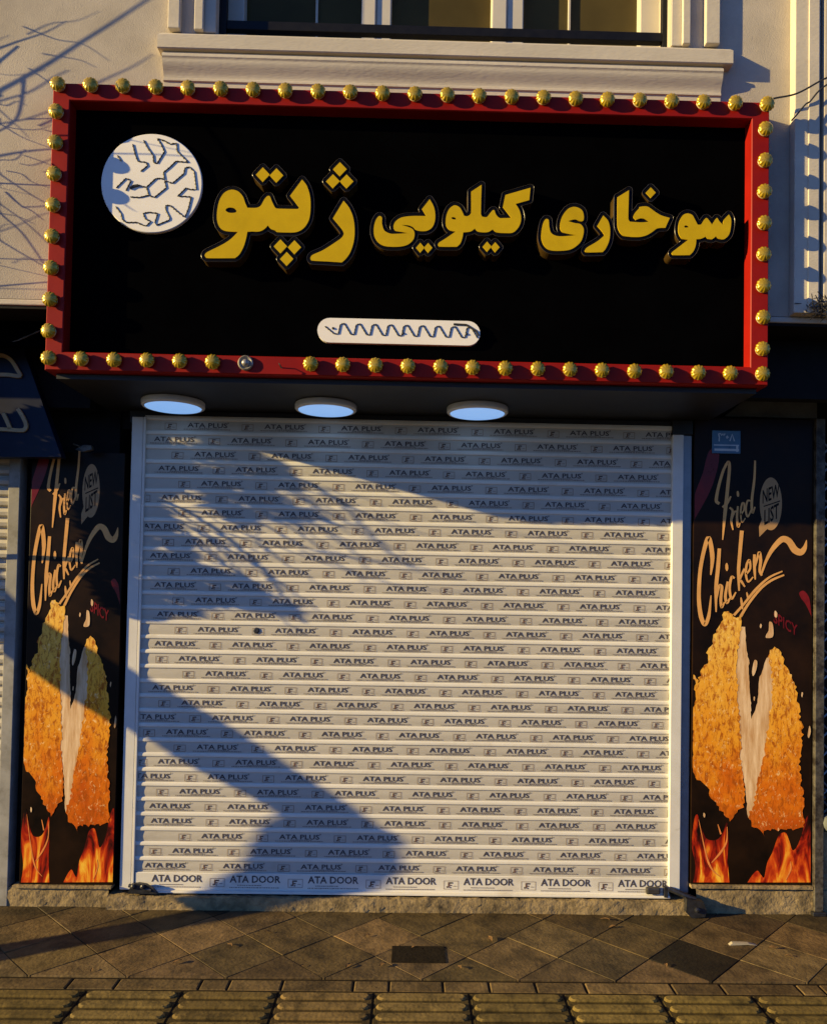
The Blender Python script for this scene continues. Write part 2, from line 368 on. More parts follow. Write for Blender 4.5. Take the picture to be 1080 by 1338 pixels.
c_ = ramp(ma('ADD', f, 0.18), [(0.0, (0.86, 0.50, 0.05)), (0.14, (0.78, 0.28, 0.02)), (0.30, (0.60, 0.075, 0.008)), (0.50, (0.32, 0.016, 0.005)), (0.72, (0.07, 0.006, 0.004)), (0.9, (0.008, 0.004, 0.003))])
M['flame'] = done(c_)
# ================================================================ the setting: ground
g = MB(); g.box(-150, 150, -150, 150, -0.6, -0.2); o = g.build('ground', M['earth'], kind='structure')
g = MB(); g.box(-60, 60, -12, -3.6, -0.19, -0.14); o = g.build('road', M['asphalt'], kind='structure')
def clip(poly, a, lim, keep_less):
    out = []
    for i in range(len(poly)):
        p, q = poly[i], poly[(i+1) % len(poly)]
        ip = (p[a] <= lim) if keep_less else (p[a] >= lim); iq = (q[a] <= lim) if keep_less else (q[a] >= lim)
        if ip: out.append(p)
        if ip != iq:
            t = (lim-p[a])/(q[a]-p[a]); out.append((p[0]+t*(q[0]-p[0]), p[1]+t*(q[1]-p[1])))
    return out
def tint_layer(o, tints):
    ca = o.data.color_attributes.new('tint', 'FLOAT_COLOR', 'CORNER'); i = 0
    for f in o.data.polygons:
        t = tints[f.index]
        for l in f.loop_indices: ca.data[l].color = (*t, 1)
def slab(mb, poly, z, c=0.004, tints=None, t=(1, 1, 1), jz=None):
    """a paving piece with chamfered edges"""
    n = len(poly); cx = sum(p[0] for p in poly)/n; cy = sum(p[1] for p in poly)/n
    def inset(d):
        out = []
        for p in poly:
            v = Vector((cx-p[0], cy-p[1])); L = v.length
            out.append((p[0]+v.x*d*1.4/L, p[1]+v.y*d*1.4/L))
        return out
    a = inset(0.0); b = inset(c); zz = jz or (lambda x, y: 0)
    vs = [(p[0], p[1], -0.05) for p in a]+[(p[0], p[1], z-c+zz(*p)) for p in a]+[(p[0], p[1], z+zz(*p)) for p in b]
    fs = [tuple(range(2*n, 3*n))]
    for i in range(n):
        j = (i+1) % n; fs += [(i, j, n+j, n+i), (n+i, n+j, 2*n+j, 2*n+i)]
    mb.add(vs, fs)
    if tints is not None: tints += [t]*len(fs)
g = MB(); g.box(-40, 40, -3.45, 0.4, -0.3, -0.008); o = g.build('pavement_bed', M['joint'], kind='structure')
g = MB(); g.box(-40, 40, -3.6, -3.454, -0.3, 0.0, 0.01); g.build('kerb', M['concrete'], kind='structure')
X0, Y0, GD = -1.6216, -0.765, 0.4238
g = MB(); tn = []
DARK = {(7, 2)}
for j in range(0, 5):
    for i in range(-12, 22):
        cx = X0+(i+.5)*GD+(0.5*GD if j % 2 else 0); cy = Y0+j*GD/2
        h = GD/2-0.0028
        poly = [(cx-h, cy), (cx, cy-h), (cx+h, cy), (cx, cy+h)]
        poly = clip(poly, 1, Y0+0.006, False)
        if len(poly) < 3: continue
        poly = clip(poly, 1, 0.02, True)
        if len(poly) < 3: continue
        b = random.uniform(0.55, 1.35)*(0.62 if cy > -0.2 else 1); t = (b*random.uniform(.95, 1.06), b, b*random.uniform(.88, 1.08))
        if abs(cx-atg(930, 1254).x) < 0.12 and abs(cy-atg(930, 1254).y) < 0.09: t = (0.10, 0.11, 0.12)
        tx, ty = random.uniform(-.008, .008), random.uniform(-.008, .008)
        slab(g, poly, 0.0, 0.0018, tn, t, lambda x, y: (x-cx)*tx+(y-cy)*ty)
o = g.build('pavement', M['tile'], kind='structure'); tint_layer(o, tn)
# narrow edging course between the diamond slabs and the tactile pavers
g = MB(); tn = []; x = -6.0
while x < 7:
    L = random.uniform(0.10, 0.42); b = random.uniform(0.65, 1.15)
    slab(g, [(x+.003, -0.858), (x+L-.003, -0.858), (x+L-.003, -0.775), (x+.003, -0.775)], -0.004, 0.005, tn, (b, b, b*.95)); x += L
o = g.build('edging_course', M['tile'], kind='structure'); tint_layer(o, tn)
# ribbed tactile pavers
g = MB(); tn = []
for row in range(2):
    yb = -0.868-0.4*row
    for i in range(-14, 18):
        xa = -1.3265+0.4*i+0.0035; xb = xa+0.393; b = random.uniform(0.8, 1.15); t = (b, b*random.uniform(.96, 1.03), b*random.uniform(.8, 1.05))
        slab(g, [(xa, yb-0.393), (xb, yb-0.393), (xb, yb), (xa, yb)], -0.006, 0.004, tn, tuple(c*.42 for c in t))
        for k in range(5):
            yc = yb-0.042-0.077*k; hw = 0.0215; r = []
            for (x, sgn) in ((xb-0.032, 1), (xa+0.032, -1)):
                for q in range(5):
                    a = (-math.pi/2+math.pi*q/4) if sgn > 0 else (math.pi/2+math.pi*q/4)
                    r.append((x+hw*math.cos(a), yc+hw*math.sin(a)))
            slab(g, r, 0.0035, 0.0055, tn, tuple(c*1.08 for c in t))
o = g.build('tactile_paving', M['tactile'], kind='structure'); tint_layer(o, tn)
g = MB(); tn = []
for i in range(-20, 24):
    for j in range(4):
        xa = -1.3+0.5*i+.003; ya = -1.675-0.445*j; b = random.uniform(.8, 1.1)
        slab(g, [(xa, ya-.437), (xa+.494, ya-.437), (xa+.494, ya), (xa, ya)], -0.002, 0.004, tn, (b, b, b))
o = g.build('pavement_slabs', M['tile'], kind='structure'); tint_layer(o, tn)
# dark cover let into one diamond slab
p0 = atg(512, 1237); p1 = atg(580, 1237); p2 = atg(580, 1259)
T = thing('drain_cover', ((p0.x+p1.x)/2, (p0.y+p2.y)/2, 0), 'dark rectangular metal cover set into a diamond paving slab', 'drain cover')
g = MB(); g.box(p0.x, p1.x, p2.y, p0.y, -0.02, 0.004, 0.002); g.box((p0.x+p1.x)/2-.02, (p0.x+p1.x)/2+.02, p0.y-.03, p0.y-.02, 0.002, 0.0055, 0.001); 
g.build('cover', M['joint'], T)

# ================================================================ the building
YW = -0.54
B = thing('building', (0, 0, 0), 'cream plastered building with a moulded window above the shop sign', 'building')
ox0, ox1, oz0 = -0.9744, 1.199, 4.3234
g = MB()
g.box(-7, ox0, YW, 0.6, 3.0304, 7.5); g.box(ox1, 7.5, YW, 0.6, 3.0304, 7.5)
g.box(ox0, ox1, YW, 0.6, 3.0304, oz0-.03); g.box(ox0, ox1, YW, 0.6, 6.2, 7.5)
g.build('upper_wall', M['stucco'], B)
g = MB(); g.box(-7, 7.5, YW-0.004, 0.05, 3.0007, 3.0284, 0.006); g.build('lower_edge', M['trim'], B)
g = MB()                                            # ground floor wall behind shutter and posters
g.box(-2.09, -1.60, 0.06, 0.3, 0, 3.01); g.box(1.53, 2.16, 0.06, 0.3, 0, 3.01); g.box(-1.60, 1.53, 0.08, 0.3, 2.55, 3.01)
g.box(-7, -2.66, 0.06, 0.3, 0, 3.01); g.box(-2.66, -2.09, 0.06, 0.3, 2.45, 3.01)
g.box(4.2, 7.5, 0.06, 0.3, 0, 3.01); g.box(2.16, 4.2, 0.7, 0.8, 0, 3.01); g.box(2.16, 4.2, 0.06, 0.7, 2.68, 3.01)
g.build('ground_floor_wall', M['dark_wall'], B)
g = MB(); g.box(-7, -1.70, -0.10, -0.03, 2.62, 2.984); g.build('bulkhead', M['dark_wall'], B)
g = MB(); g.box(1.645, 7.5, -0.33, -0.26, 2.69, 2.984); g.build('bulkhead', M['dark_wall'], B)
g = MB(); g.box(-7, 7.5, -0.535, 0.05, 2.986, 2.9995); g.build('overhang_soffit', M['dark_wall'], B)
g = MB(); g.box(-7, 7.5, 0.8, 6, 0, 3.04); g.build('rear_mass', M['grey_wall'], B)
# window surround: two raised strips each side
for parts in (((-1.194, -1.1376, .035), (-1.0714, -1.0288, .030), (-1.0288, ox0, .010)), ((1.2484, 1.286, .030), (1.3573, 1.4255, .035), (ox1, 1.2484, .010))):
    g = MB()
    for a, b, e in parts: g.box(a, b, YW-e, YW-.0015, oz0+.0015, 6.4, 0.004)
    g.build('window_surround', M['trim'], B)
# sill: slab and cyma moulding
g = MB()
zs = lambda z: 1.6891+(z-1.6891)*0.9744          # heights read on the slab's front
g.extrude_x([(YW, zs(4.279)), (YW-.052, zs(4.279)), (YW-.056, zs(4.283)), (YW-.056, zs(4.346)), (YW-.050, zs(4.351)), (YW, oz0)], -1.232, 1.480)
prof = [(YW, zs(4.276)), (YW-.034, zs(4.276)), (YW-.034, zs(4.262)), (YW-.046, zs(4.262)), (YW-.048, zs(4.256)), (YW-.048, zs(4.246)), (YW-.043, zs(4.240))]
for q in range(13):
    t = q/12; prof.append((YW-.042+.028*(0.5-0.5*math.cos(math.pi*t)), zs(4.236-.076*t)))
prof += [(YW-.018, zs(4.156)), (YW-.018, zs(4.146)), (YW-.010, zs(4.142)), (YW-.009, zs(4.112)), (YW, zs(4.110))]
g.extrude_x(prof, -1.212, 1.438)
g.build('window_sill', M['trim'], B, smooth=True, merge=1e-5)
# pilaster at the right
xp = lambda px: at(px, 200, YW-.055).x
g = MB(); g.box(xp(1038), xp(1071), YW-.055, YW, 3.03, 7.4, 0.004); g.box(xp(1055.5), xp(1069), YW-.061, YW-.052, 3.03, 7.4, 0.002)
g.build('pilaster', M['trim'], B)
g = MB(); g.box(xp(1076), xp(1076)+.7, YW-.055, YW, 3.03, 7.4, 0.004); g.build('pilaster', M['trim'], B)
# window
YG = -0.36
W = MB()
def wx(px, y=20): return at(px, y, YG).x
W.box(ox0, ox1, YG+.06, YG+.09, oz0-.02, 6.2); pane = W
win = MB()
for a, b, d in ((290, 319, .0), (472, 491, -.004), (491.5, 511, .006), (642, 662, -.004), (662.5, 684, .006), (836, 868, .0)):
    win.box(wx(a), wx(b), YG+d, YG+.07, oz0-.02, 6.2, 0.006)
win.box(ox0, ox1, YG+.012, YG+.068, oz0-.03, oz0+.035, 0.005)
wo = win.build('window', M['win_white'], B)
pane.build('pane', M['glass'], wo)
g = MB()
for a in (412, 746): g = MB(); g.box(wx(a)-.006, wx(a)+.006, YG+.045, YG+.062, oz0, 6.2, 0.002); g.build('glazing_bar', M['trim'], wo)
g = MB(); yr = -0.47
zl = at(300, 35, yr).z
g.box(at(285, 20, yr).x, at(297, 20, yr).x, yr-.02, yr+.02, oz0-.002, 5.5, .002)
g.box(at(864, 20, yr).x, at(875, 20, yr).x, yr-.02, yr+.02, oz0-.002, 5.5, .002)
g.box(at(297.2, 20, yr).x, at(863.8, 20, yr).x, yr-.018, yr+.018, zl-.022, zl+.022, .003)
g.box(at(297.2, 20, yr).x, at(863.8, 20, yr).x, yr-.018, yr+.018, zl+.55, zl+.59, .003)
g.build('window_railing', M['iron'], B)
# soffit, head panel, thresholds
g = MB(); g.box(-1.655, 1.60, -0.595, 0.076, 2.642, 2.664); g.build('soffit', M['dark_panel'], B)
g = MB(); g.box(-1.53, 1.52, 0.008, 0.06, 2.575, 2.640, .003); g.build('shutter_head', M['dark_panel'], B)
def rough_block(mb, x0, x1, y0, y1, z0, z1, amp=0.006, step=0.03):
    nx = max(2, int((x1-x0)/step)); nz = max(2, int((z1-z0)/0.018)); vs = []; rows = []
    for k in range(nz+2):
        row = []
        for i in range(nx+1):
            x = x0+(x1-x0)*i/nx
            if k <= nz: y, z = y0, z0+(z1-z0)*k/nz
            else: y, z = y1, z1
            r = amp*(0.5+0.5*math.sin(x*9+k)*math.sin(x*23.7+1.3*k))
            dy = random.uniform(-amp, amp)*.5+r*(1 if k < nz else 2.0) if k <= nz else 0
            dz = random.uniform(-amp, amp)*.5 if 0 < k else 0
            row.append(len(vs)); vs.append((x, y+dy, z+dz))
        rows.append(row)
    fs = [(rows[k][i], rows[k][i+1], rows[k+1][i+1], rows[k+1][i]) for k in range(nz+1) for i in range(nx)]
    mb.add(vs, fs)
g = MB(); rough_block(g, -1.56, 1.545, -0.062, 0.09, -0.01, 0.068, 0.008, 0.022)
g.build('threshold', M['concrete'], B, smooth=True)
g = MB(); rough_block(g, -2.12, -1.562, -0.03, 0.09, -0.01, 0.098, 0.007, 0.022); g.build('plinth', M['concrete'], B, smooth=True); g = MB(); rough_block(g, 1.547, 2.6, -0.03, 0.09, -0.01, 0.125, 0.007, 0.022)
g.build('plinth', M['concrete'], B, smooth=True)
g = MB(); g.box(-2.06, -1.545, -0.040, 0.02, 0.097, 0.112, .002); g.build('plinth_capping', M['concrete'], B); g = MB(); g.box(1.515, 2.168, -0.040, 0.02, 0.134, 0.151, .002)
g.build('plinth_capping', M['concrete'], B)
# grey corner of bare render showing over the right poster
g = MB(); g.prism([xz(944, 545, .055), xz(985, 512, .055), xz(1064, 500, .055), xz(1064, 548, .055)], 0.03, 0.06); g.build('bare_render', M['grey_wall'], B)

# ================================================================ the shop sign
YF, YP = -0.65, -0.577
SG = thing('shop_sign', (-0.03, -0.55, 2.667), 'wide black shop sign with yellow raised lettering in a red bulb studded frame', 'shop sign')
fx0, fx1, fz0, fz1 = -1.684, 1.630, 2.667, 3.997
ix0, ix1, iz0, iz1 = -1.606, 1.547, 2.752, 3.916
def ring(x0, x1, z0, z1, y): return [(x0, y, z0), (x1, y, z0), (x1, y, z1), (x0, y, z1)]
c = .004
rings = [ring(fx0, fx1, fz0, fz1, -0.537), ring(fx0, fx1, fz0, fz1, YF+c), ring(fx0+c, fx1-c, fz0+c, fz1-c, YF),
         ring(ix0-c, ix1+c, iz0-c, iz1+c, YF), ring(ix0, ix1, iz0, iz1, YF+c), ring(ix0, ix1, iz0, iz1, YP+.003)]
g = MB(); vs = [p for r in rings for p in r]
fs = [(k*4+i, k*4+(i+1) % 4, k*4+4+(i+1) % 4, k*4+4+i) for k in range(len(rings)-1) for i in range(4)]
g.add(vs, fs); g.build('frame', M['red'], SG)
g = MB(); g.box(fx0+.004, fx1-.004, YP, -0.538, fz0+.004, fz1-.004); g.build('panel', M['black'], SG)
# bulbs
def bulb_mesh():
    g = MB(); prof = []
    for q in range(9):
        a = math.pi/2*q/8; prof.append((0.0335*math.cos(a)+0.0008, 0.015+0.019*math.sin(a)))
    g.lathe([(0.018, 0.004), (0.019, 0.009), (0.027, 0.0105), (0.0325, 0.0135)]+prof, 'y', 60, rib=12, amp=0.045); return g
gb = bulb_mesh(); b0 = None
def base_mesh():
    g = MB(); g.lathe([(0.028, 0.0), (0.030, 0.002), (0.028, 0.006), (0.019, 0.007)], 'y', 24); return g
bulbs = []
xt = [-1.657+(1.612+1.657)*i/22 for i in range(23)]; xb = [-1.662+(1.598+1.662)*i/22 for i in range(23)]
for x in xt: bulbs.append((x, 3.981))
for i, x in enumerate(xb):
    if i in (6, 7): continue
    bulbs.append((x, 2.717))
for i in range(8):
    bulbs.append((-1.660-.0005*i, 3.855-i*(3.855-2.842)/7.0)); bulbs.append((1.605-.001*i, 3.862-i*(3.862-2.832)/7.0))
meb = bm0 = None
for i, (x, z) in enumerate(bulbs):
    if bm0 is None:
        o = gb.build('bulb', M['gold'], SG, smooth=True, merge=1e-6); bm0 = o
        q = base_mesh().build('bulb_base', M['bulb_base'], o, smooth=True); bq0 = q
    else:
        o = bm0.copy(); COL.objects.link(o); q = bq0.copy(); COL.objects.link(q); q.parent = o
    o.location = (x, YF, z); o.rotation_euler = (random.uniform(-.09, .09), random.uniform(0, 0.6), random.uniform(-.09, .09))
g = MB(); p = (xb[6], YF, 2.717)
g.lathe([(0.034, 0), (0.035, .008), (0.030, .014), (0.027, .010), (0.020, .006), (0.014, .016), (0.009, .020), (0.004, .021)], 'y', 24, c=p)
o = g.build('bulb_socket', M['socket'], SG, smooth=True); o['label'] = 'bare grey socket without its bulb'
g = MB(); g.tube([(xb[7]+.012, YF, 2.70), (xb[7]+.006, YF-.02, 2.715), (xb[7]+.012, YF-.03, 2.705), (xb[7]+.022, YF-.025, 2.690)], .0025, 6)
g.build('loose_wire', M['wire'], SG)

# lettering -----------------------------------------------------------------
def cv(o, s, pts): return [(p[0]/s+o[0], p[1]/s+o[1])+tuple(p[2:]) for p in pts]
A1 = ((262, 200), 8.918); A2 = ((350, 200), 8.308); A3 = ((480, 230), 9.0); A4 = ((580, 230), 9.0); A5 = ((695, 230), 7.714); A6 = ((830, 230), 7.714)
c = 1
L_ = []
def dia(A, pts, h): return [cv(*A, [(x, y-h[1], 1), (x+h[0], y, 1), (x, y+h[1], 1), (x-h[0], y, 1)]) for x, y in pts]
L_.append(('letter', [cv(*A1, [(190,700),(215,560),(270,465),(350,425),(430,440),(490,500),(520,580),(545,635,c),(650,635),(700,610),(740,540),(775,500),(805,500),(830,560),(870,635),(905,645)])
    + cv(*A2, [(325,605,c),(338,588,c),(240,460,c),(370,285,c),(420,350),(455,460),(462,590),(445,720),(390,810),(310,855),(200,860),(100,855)])
    + cv(*A1, [(870,900),(820,880),(785,840,c),(740,885),(680,912),(600,912),(545,915,c),(530,990),(500,1090),(450,1180),(400,1222,c),(80,1222),(50,1200),(55,1170),(90,1145),(250,1065),(350,1000),(435,915,c),(300,908),(230,870),(195,800)])],
    [cv(*A1, [(290,665),(310,638),(350,632),(400,645),(418,675),(400,692),(330,692)])]))
L_.append(('letter_dots', dia(A1, [(725,248)], (80,85))+dia(A2, [(92,240)], (74,78)), []))
L_.append(('letter_dots', dia(A2, [(135,1010),(287,1020),(203,1147)], (72,76)), []))
L_.append(('letter_dots', dia(A2, [(780,172),(705,303),(853,305)], (74,76)), []))
L_.append(('letter', [cv(*A2, [(820,515,c),(880,590),(925,700),(940,830),(930,960),(890,1080),(840,1150),(800,1185,c),(640,1175),(480,1165),(460,1140),(480,1105),(600,1050),(740,960),(800,915),(822,870),(800,820),(705,705,c)])], []))
L_.append(('letter', [cv(*A4, [(20,560),(25,470),(60,385),(120,342),(180,365),(215,420),(235,465,c),(270,470),(300,455),(318,420),(318,180,c),(440,100,c),(432,440),(445,475,c),(500,480),(535,440),(570,400),(590,400),(610,450),(650,490),(700,492),(790,490,c),(690,360,c),(720,220,c),(1015,135,c),(1000,280,c),(840,325,c),(885,400),(905,490),(890,570),(850,630),(800,665),(700,668),(620,660),(570,625,c),(520,655),(460,660),(400,650),(360,615,c),(310,650),(225,660,c),(215,720),(190,790),(150,830,c),(-50,828),(-72,805),(-60,780),(20,730),(135,650,c),(80,640),(40,610)])],
    [cv(*A4, [(85,490),(105,480),(140,492),(135,508),(100,505)])]))
L_.append(('letter_dots', dia(A4, [(505,828),(600,835)], (52,60)), []))
L_.append(('letter', [cv(*A3, [(125,475),(150,468),(170,490),(170,560),(195,635),(240,665),(290,678),(475,670,c),(400,655),(330,640),(305,590),(330,530),(400,485),(520,468),(690,468,c),(640,385,c),(730,270,c),(775,350),(795,440),(790,530),(760,600),(700,640),(620,645),(565,628),(540,600),(480,578),(395,572,c),(470,594),(530,622),(552,670),(540,740),(480,800),(400,825),(300,830),(200,820),(120,770),(78,690),(75,600),(95,520)])], []))
L_.append(('letter_dots', dia(A3, [(620,840),(712,842)], (50,58)), []))
L_.append(('letter', [cv(*A5, [(860,210,c),(975,140,c),(968,430),(985,458,c)])+cv(*A6, [(60,465),(138,457,c),(90,430),(45,425),(0,442)])+cv(*A5, [(1038,435),(1020,412),(1035,370),(1080,320)])
    + cv(*A6, [(40,310),(90,303),(130,310),(200,360),(260,395),(345,420,c),(300,520,c),(220,525),(170,560),(110,595),(40,612),(-40,612)])+cv(*A5, [(980,610),(920,600),(880,560),(860,500),(858,350)])], []))
L_.append(('letter_dots', dia(A6, [(153,165)], (50,53)), []))
L_.append(('letter', [cv(*A5, [(715,395,c),(765,450),(785,540),(775,650),(740,730),(710,765,c),(550,768),(530,750),(550,720),(650,660),(700,620),(725,588),(655,500,c)])], []))
L_.append(('letter', [cv(*A5, [(140,430),(165,440),(172,510),(190,570),(240,600),(310,605),(445,594,c),(360,580),(300,560),(280,510),(300,410),(360,330),(430,308),(500,340),(520,400),(515,445),(490,455),(430,435),(360,452,c),(430,472),(490,485),(520,540),(500,640),(450,700),(380,740),(280,752),(180,745),(120,700),(92,620),(100,520),(115,460)])], []))
L_.append(('letter', [cv(*A6, [(430,540),(440,460),(475,395),(520,375),(570,390),(600,440),(625,488,c),(660,485),(690,440),(715,420),(740,445),(770,488,c),(795,450),(820,420),(845,455),(880,490,c),(890,440),(940,385,c),(962,430),(960,510),(940,590),(890,635),(840,630),(810,605,c),(770,635),(730,630),(705,608,c),(660,630),(612,635,c),(605,700),(580,760),(545,795,c),(380,795),(365,770),(400,740),(530,640,c),(470,630),(440,590)])],
    [cv(*A6, [(490,505),(505,495),(540,510),(500,518)])]))
YL = -0.642
def W_(l, Y=YL): return [xz(p[0], p[1], Y) for p in l]
for nm, polys, holes in L_:
    polys = [smooth_poly(p, n=4) for p in polys]; holes = [smooth_poly(h, n=4) for h in holes]
    outer = [l for l in offset_loops(polys, holes, 4.6) if abs(area(l)) > 12]; inner = [l for l in offset_loops(polys, holes, 3.7) if abs(area(l)) > 12]
    g = MB(); big = max(outer, key=lambda l: abs(area(l))); hl = [l for l in outer if l is not big]
    g.prism(W_(big), YL, YP, [W_(l) for l in hl], side=False, back=False)
    for l in outer:
        q = W_(l); k = len(q); g.add([(p[0], YL, p[1]) for p in q]+[(p[0], YP, p[1]) for p in q], [(i, (i+1) % k, (i+1) % k+k, i+k) for i in range(k)], 1)
    lo = g.build(nm, [M['letter_side'], M['letter_return']], SG)
    g = MB()
    for p in polys:
        xs = [q[0] for q in p]; ys = [q[1] for q in p]
        hs = [h for h in holes if min(xs) < h[0][0] < max(xs) and min(ys) < h[0][1] < max(ys)]
        g.prism(W_(p, YL-.004), YL-.004, YL+.001, [W_(h, YL-.004) for h in hs], back=False)
    g.build('letter_face', M['yellow'], lo)
    g = MB()
    for l in outer: g.tube([at(p[0], p[1], YL-.001) for p in l]+[at(*l[0], YL-.001)], 0.0008, 4, cap=False)
    g.build('letter_edge', M['rim'], lo)
# round logo box with its unlit light string
YD = -0.597
cxl, czl, rl = -1.250, 3.590, 0.2335
ce = at(198, 239, YD); re = (at(264, 239, YD)-at(132, 239, YD)).length/2
g = MB(); g.lathe([(re-.004, YP-YP), (re, .003), (re, -(YD-YP)-.003), (re-.003, -(YD-YP))], 'y', 72, c=(ce.x, YP, ce.z))
lg = g.build('logo_disc', M['white_acrylic'], SG, smooth=True)
def lp(pts): return [at(x/6.75+120, y/6.75+160, YD-.0012) for x, y in pts]
g = MB()
for s in ([(360,190),(385,290),(405,340),(480,350),(490,380),(430,430)],
          [(455,155),(490,220),(540,290),(545,350),(575,360),(640,255),(610,190),(575,140),(640,160),(690,190),(745,180),(750,250),(800,300),(850,350),(740,340),(690,390),(630,440),(640,500),(600,490),(560,495),(480,570),(500,640),(550,660),(655,575),(640,510),(710,535),(810,450),(820,400),(860,390),(900,430),(920,590),(860,590),(830,575),(755,650),(810,650),(875,655),(850,760),(820,835),(760,790),(690,730),(650,730),(650,770),(685,840),(680,860),(570,905),(555,880),(580,800),(500,790),(450,800),(470,850),(520,870),(480,910),(450,905),(400,880),(300,880),(265,850),(255,800),(210,740)],
          [(225,290),(260,340)], [(215,575),(300,490),(345,510),(300,600)], [(480,570),(440,560),(400,548),(340,580)], [(340,655),(420,660),(500,640)]):
    pts = lp(s); g.tube(pts, 0.0026, 5)
    for i in range(len(pts)-1):
        n = int((pts[i+1]-pts[i]).length/0.016)
        for k in range(n):
            q = pts[i].lerp(pts[i+1], (k+.5)/max(n, 1)); g.box(q.x-.0034, q.x+.0034, q.y-.0012, q.y+.002, q.z-.0034, q.z+.0034)
q = lp([(335,580),(370,560),(410,555)]); g.tube(q, 0.007, 6)
g.build('light_string', M['wire'], lg)
# long pill-shaped box
pl, pr = at(414.5, 430, YD), at(627, 436.5, YD); zc = (pl.z+pr.z)/2; hh = 0.0575; poly = []
for sgn, x in ((1, pr.x-hh), (-1, pl.x+hh)):
    for q in range(13):
        a = (-math.pi/2+math.pi*q/12) if sgn > 0 else (math.pi/2+math.pi*q/12); poly.append((x+hh*math.cos(a), zc+hh*math.sin(a)))
g = MB(); g.prism(poly, YD, YP); pb = g.build('pill_box', M['white_acrylic'], SG)
g = MB(); pts = []
def pp(x, y): return at(x/4.5+400, y/4.5+395, YD-.0012)
pts = [pp(110,140), pp(165,185)]
for k in range(9):
    x = 93*k; dy = 2.6*k; pts += [pp(188+x, 185+dy), pp(200+x, 130+dy), pp(222+x, 122+dy), pp(262+x, 188+dy)]
pts += [pp(1005, 205)]
g.tube(pts, 0.0024, 5)
for i in range(len(pts)-1):
    n = int((pts[i+1]-pts[i]).length/0.013)
    for k in range(n):
        q = pts[i].lerp(pts[i+1], (k+.5)/max(n, 1)); g.box(q.x-.003, q.x+.003, q.y-.0012, q.y+.002, q.z-.003, q.z+.003)
g.tube([pp(865,128), pp(940,132), pp(1000,170), pp(1012,195)], 0.005, 6)
for x, y in ((157,152), (568,182), (942,186)):
    q = pp(x, y); g.lathe([(0.006, 0), (0.006, .004), (.002, .006)], 'y', 8, c=(q.x, q.y+.002, q.z))
g.build('light_string', M['wire'], pb)

# ================================================================ round lamps under the sign
base = None
for (px, py, lab) in ((224, 531, 'round white ceiling lamp nearest the left end of the shutter'), (426, 538, 'round white ceiling lamp in the middle of the three under the sign'), (623, 542, 'round white ceiling lamp furthest right of the three under the sign')):
    pc = atg(px, py, 2.607); pc = Vector((pc.x, -0.205, 0))
    T = thing('ceiling_lamp', (pc.x, pc.y, 2.642), lab, 'lamp', 'round lamps under the sign')
    if base is None:
        r = 0.157
        g = MB(); g.lathe([(r-.01, 0.001), (r-.003, -.001), (r, -.005), (r, -.027), (r-.005, -.033), (r-.016, -.035), (r-.018, -.031)], 'z', 56)
        a = g.build('lamp_body', M['lamp_rim'], None, smooth=True)
        g = MB(); g.lathe([(r-.017, -.029), (r-.020, -.036), (r-.05, -.0375), (.02, -.038)], 'z', 56)
        b = g.build('diffuser', M['lamp_face'], None, smooth=True); base = (a, b)
    else:
        a, b = base[0].copy(), base[1].copy(); COL.objects.link(a); COL.objects.link(b)
    a.parent = T; b.parent = T

# ================================================================ roller shutter
RS = thing('roller_shutter', (-0.013, 0, 0.07), 'closed white roller shutter printed with rows of dark lettering below the sign', 'roller shutter')
PT = 0.0783; ZR = [2.556-PT*r for r in range(31)]
prof = []; mis = []
def addp(y, z, mi): prof.append((y, z)); mis.append(mi)
addp(-0.002, 2.610, 0)
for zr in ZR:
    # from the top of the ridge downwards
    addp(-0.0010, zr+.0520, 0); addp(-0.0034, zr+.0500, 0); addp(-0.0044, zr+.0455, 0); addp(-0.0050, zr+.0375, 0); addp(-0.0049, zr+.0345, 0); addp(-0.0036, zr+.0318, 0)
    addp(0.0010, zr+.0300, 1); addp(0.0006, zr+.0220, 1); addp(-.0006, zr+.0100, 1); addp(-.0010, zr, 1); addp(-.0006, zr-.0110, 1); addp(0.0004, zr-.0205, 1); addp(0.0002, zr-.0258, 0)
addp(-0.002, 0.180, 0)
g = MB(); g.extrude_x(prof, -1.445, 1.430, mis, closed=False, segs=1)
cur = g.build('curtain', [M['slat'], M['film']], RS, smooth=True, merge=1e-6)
g = MB()
g.extrude_x([(0.012, 0.178), (-0.006, 0.178), (-0.009, 0.174), (-0.009, 0.094), (-0.014, 0.090), (-0.026, 0.088), (-0.028, 0.084), (-0.028, 0.077), (0.012, 0.077)], -1.432, 1.405)
bb = g.build('bottom_bar', M['slat'], RS)
g = MB(); g.box(-1.43, 1.40, -0.022, 0.012, 0.0675, 0.0765); g.build('rubber_seal', M['hole'], RS)
# printing on the slats
def glyphs(txt, width, cap):
    cu = bpy.data.curves.new('t', 'FONT'); cu.body = txt; cu.resolution_u = 2; cu.fill_mode = 'FRONT'; cu.offset = 0.018
    ob = bpy.data.objects.new('t', cu); COL.objects.link(ob)
    dg = bpy.context.evaluated_depsgraph_get(); me = bpy.data.meshes.new_from_object(ob.evaluated_get(dg))
    V = np.array([v.co[:2] for v in me.vertices]); Fc = [tuple(p.vertices) for p in me.polygons]
    bpy.data.objects.remove(ob); bpy.data.curves.remove(cu); bpy.data.meshes.remove(me)
    lo, hi = V.min(0), V.max(0); V = (V-lo)/(hi-lo)*np.array([width, cap]); return V, Fc
def put(mb, G, x, z, y, mi=0, rot=0.0):
    cr, sr = math.cos(rot), math.sin(rot)
    mb.add([(x+v[0]*cr-v[1]*sr, y, z+v[0]*sr+v[1]*cr) for v in G[0]], G[1], mi)
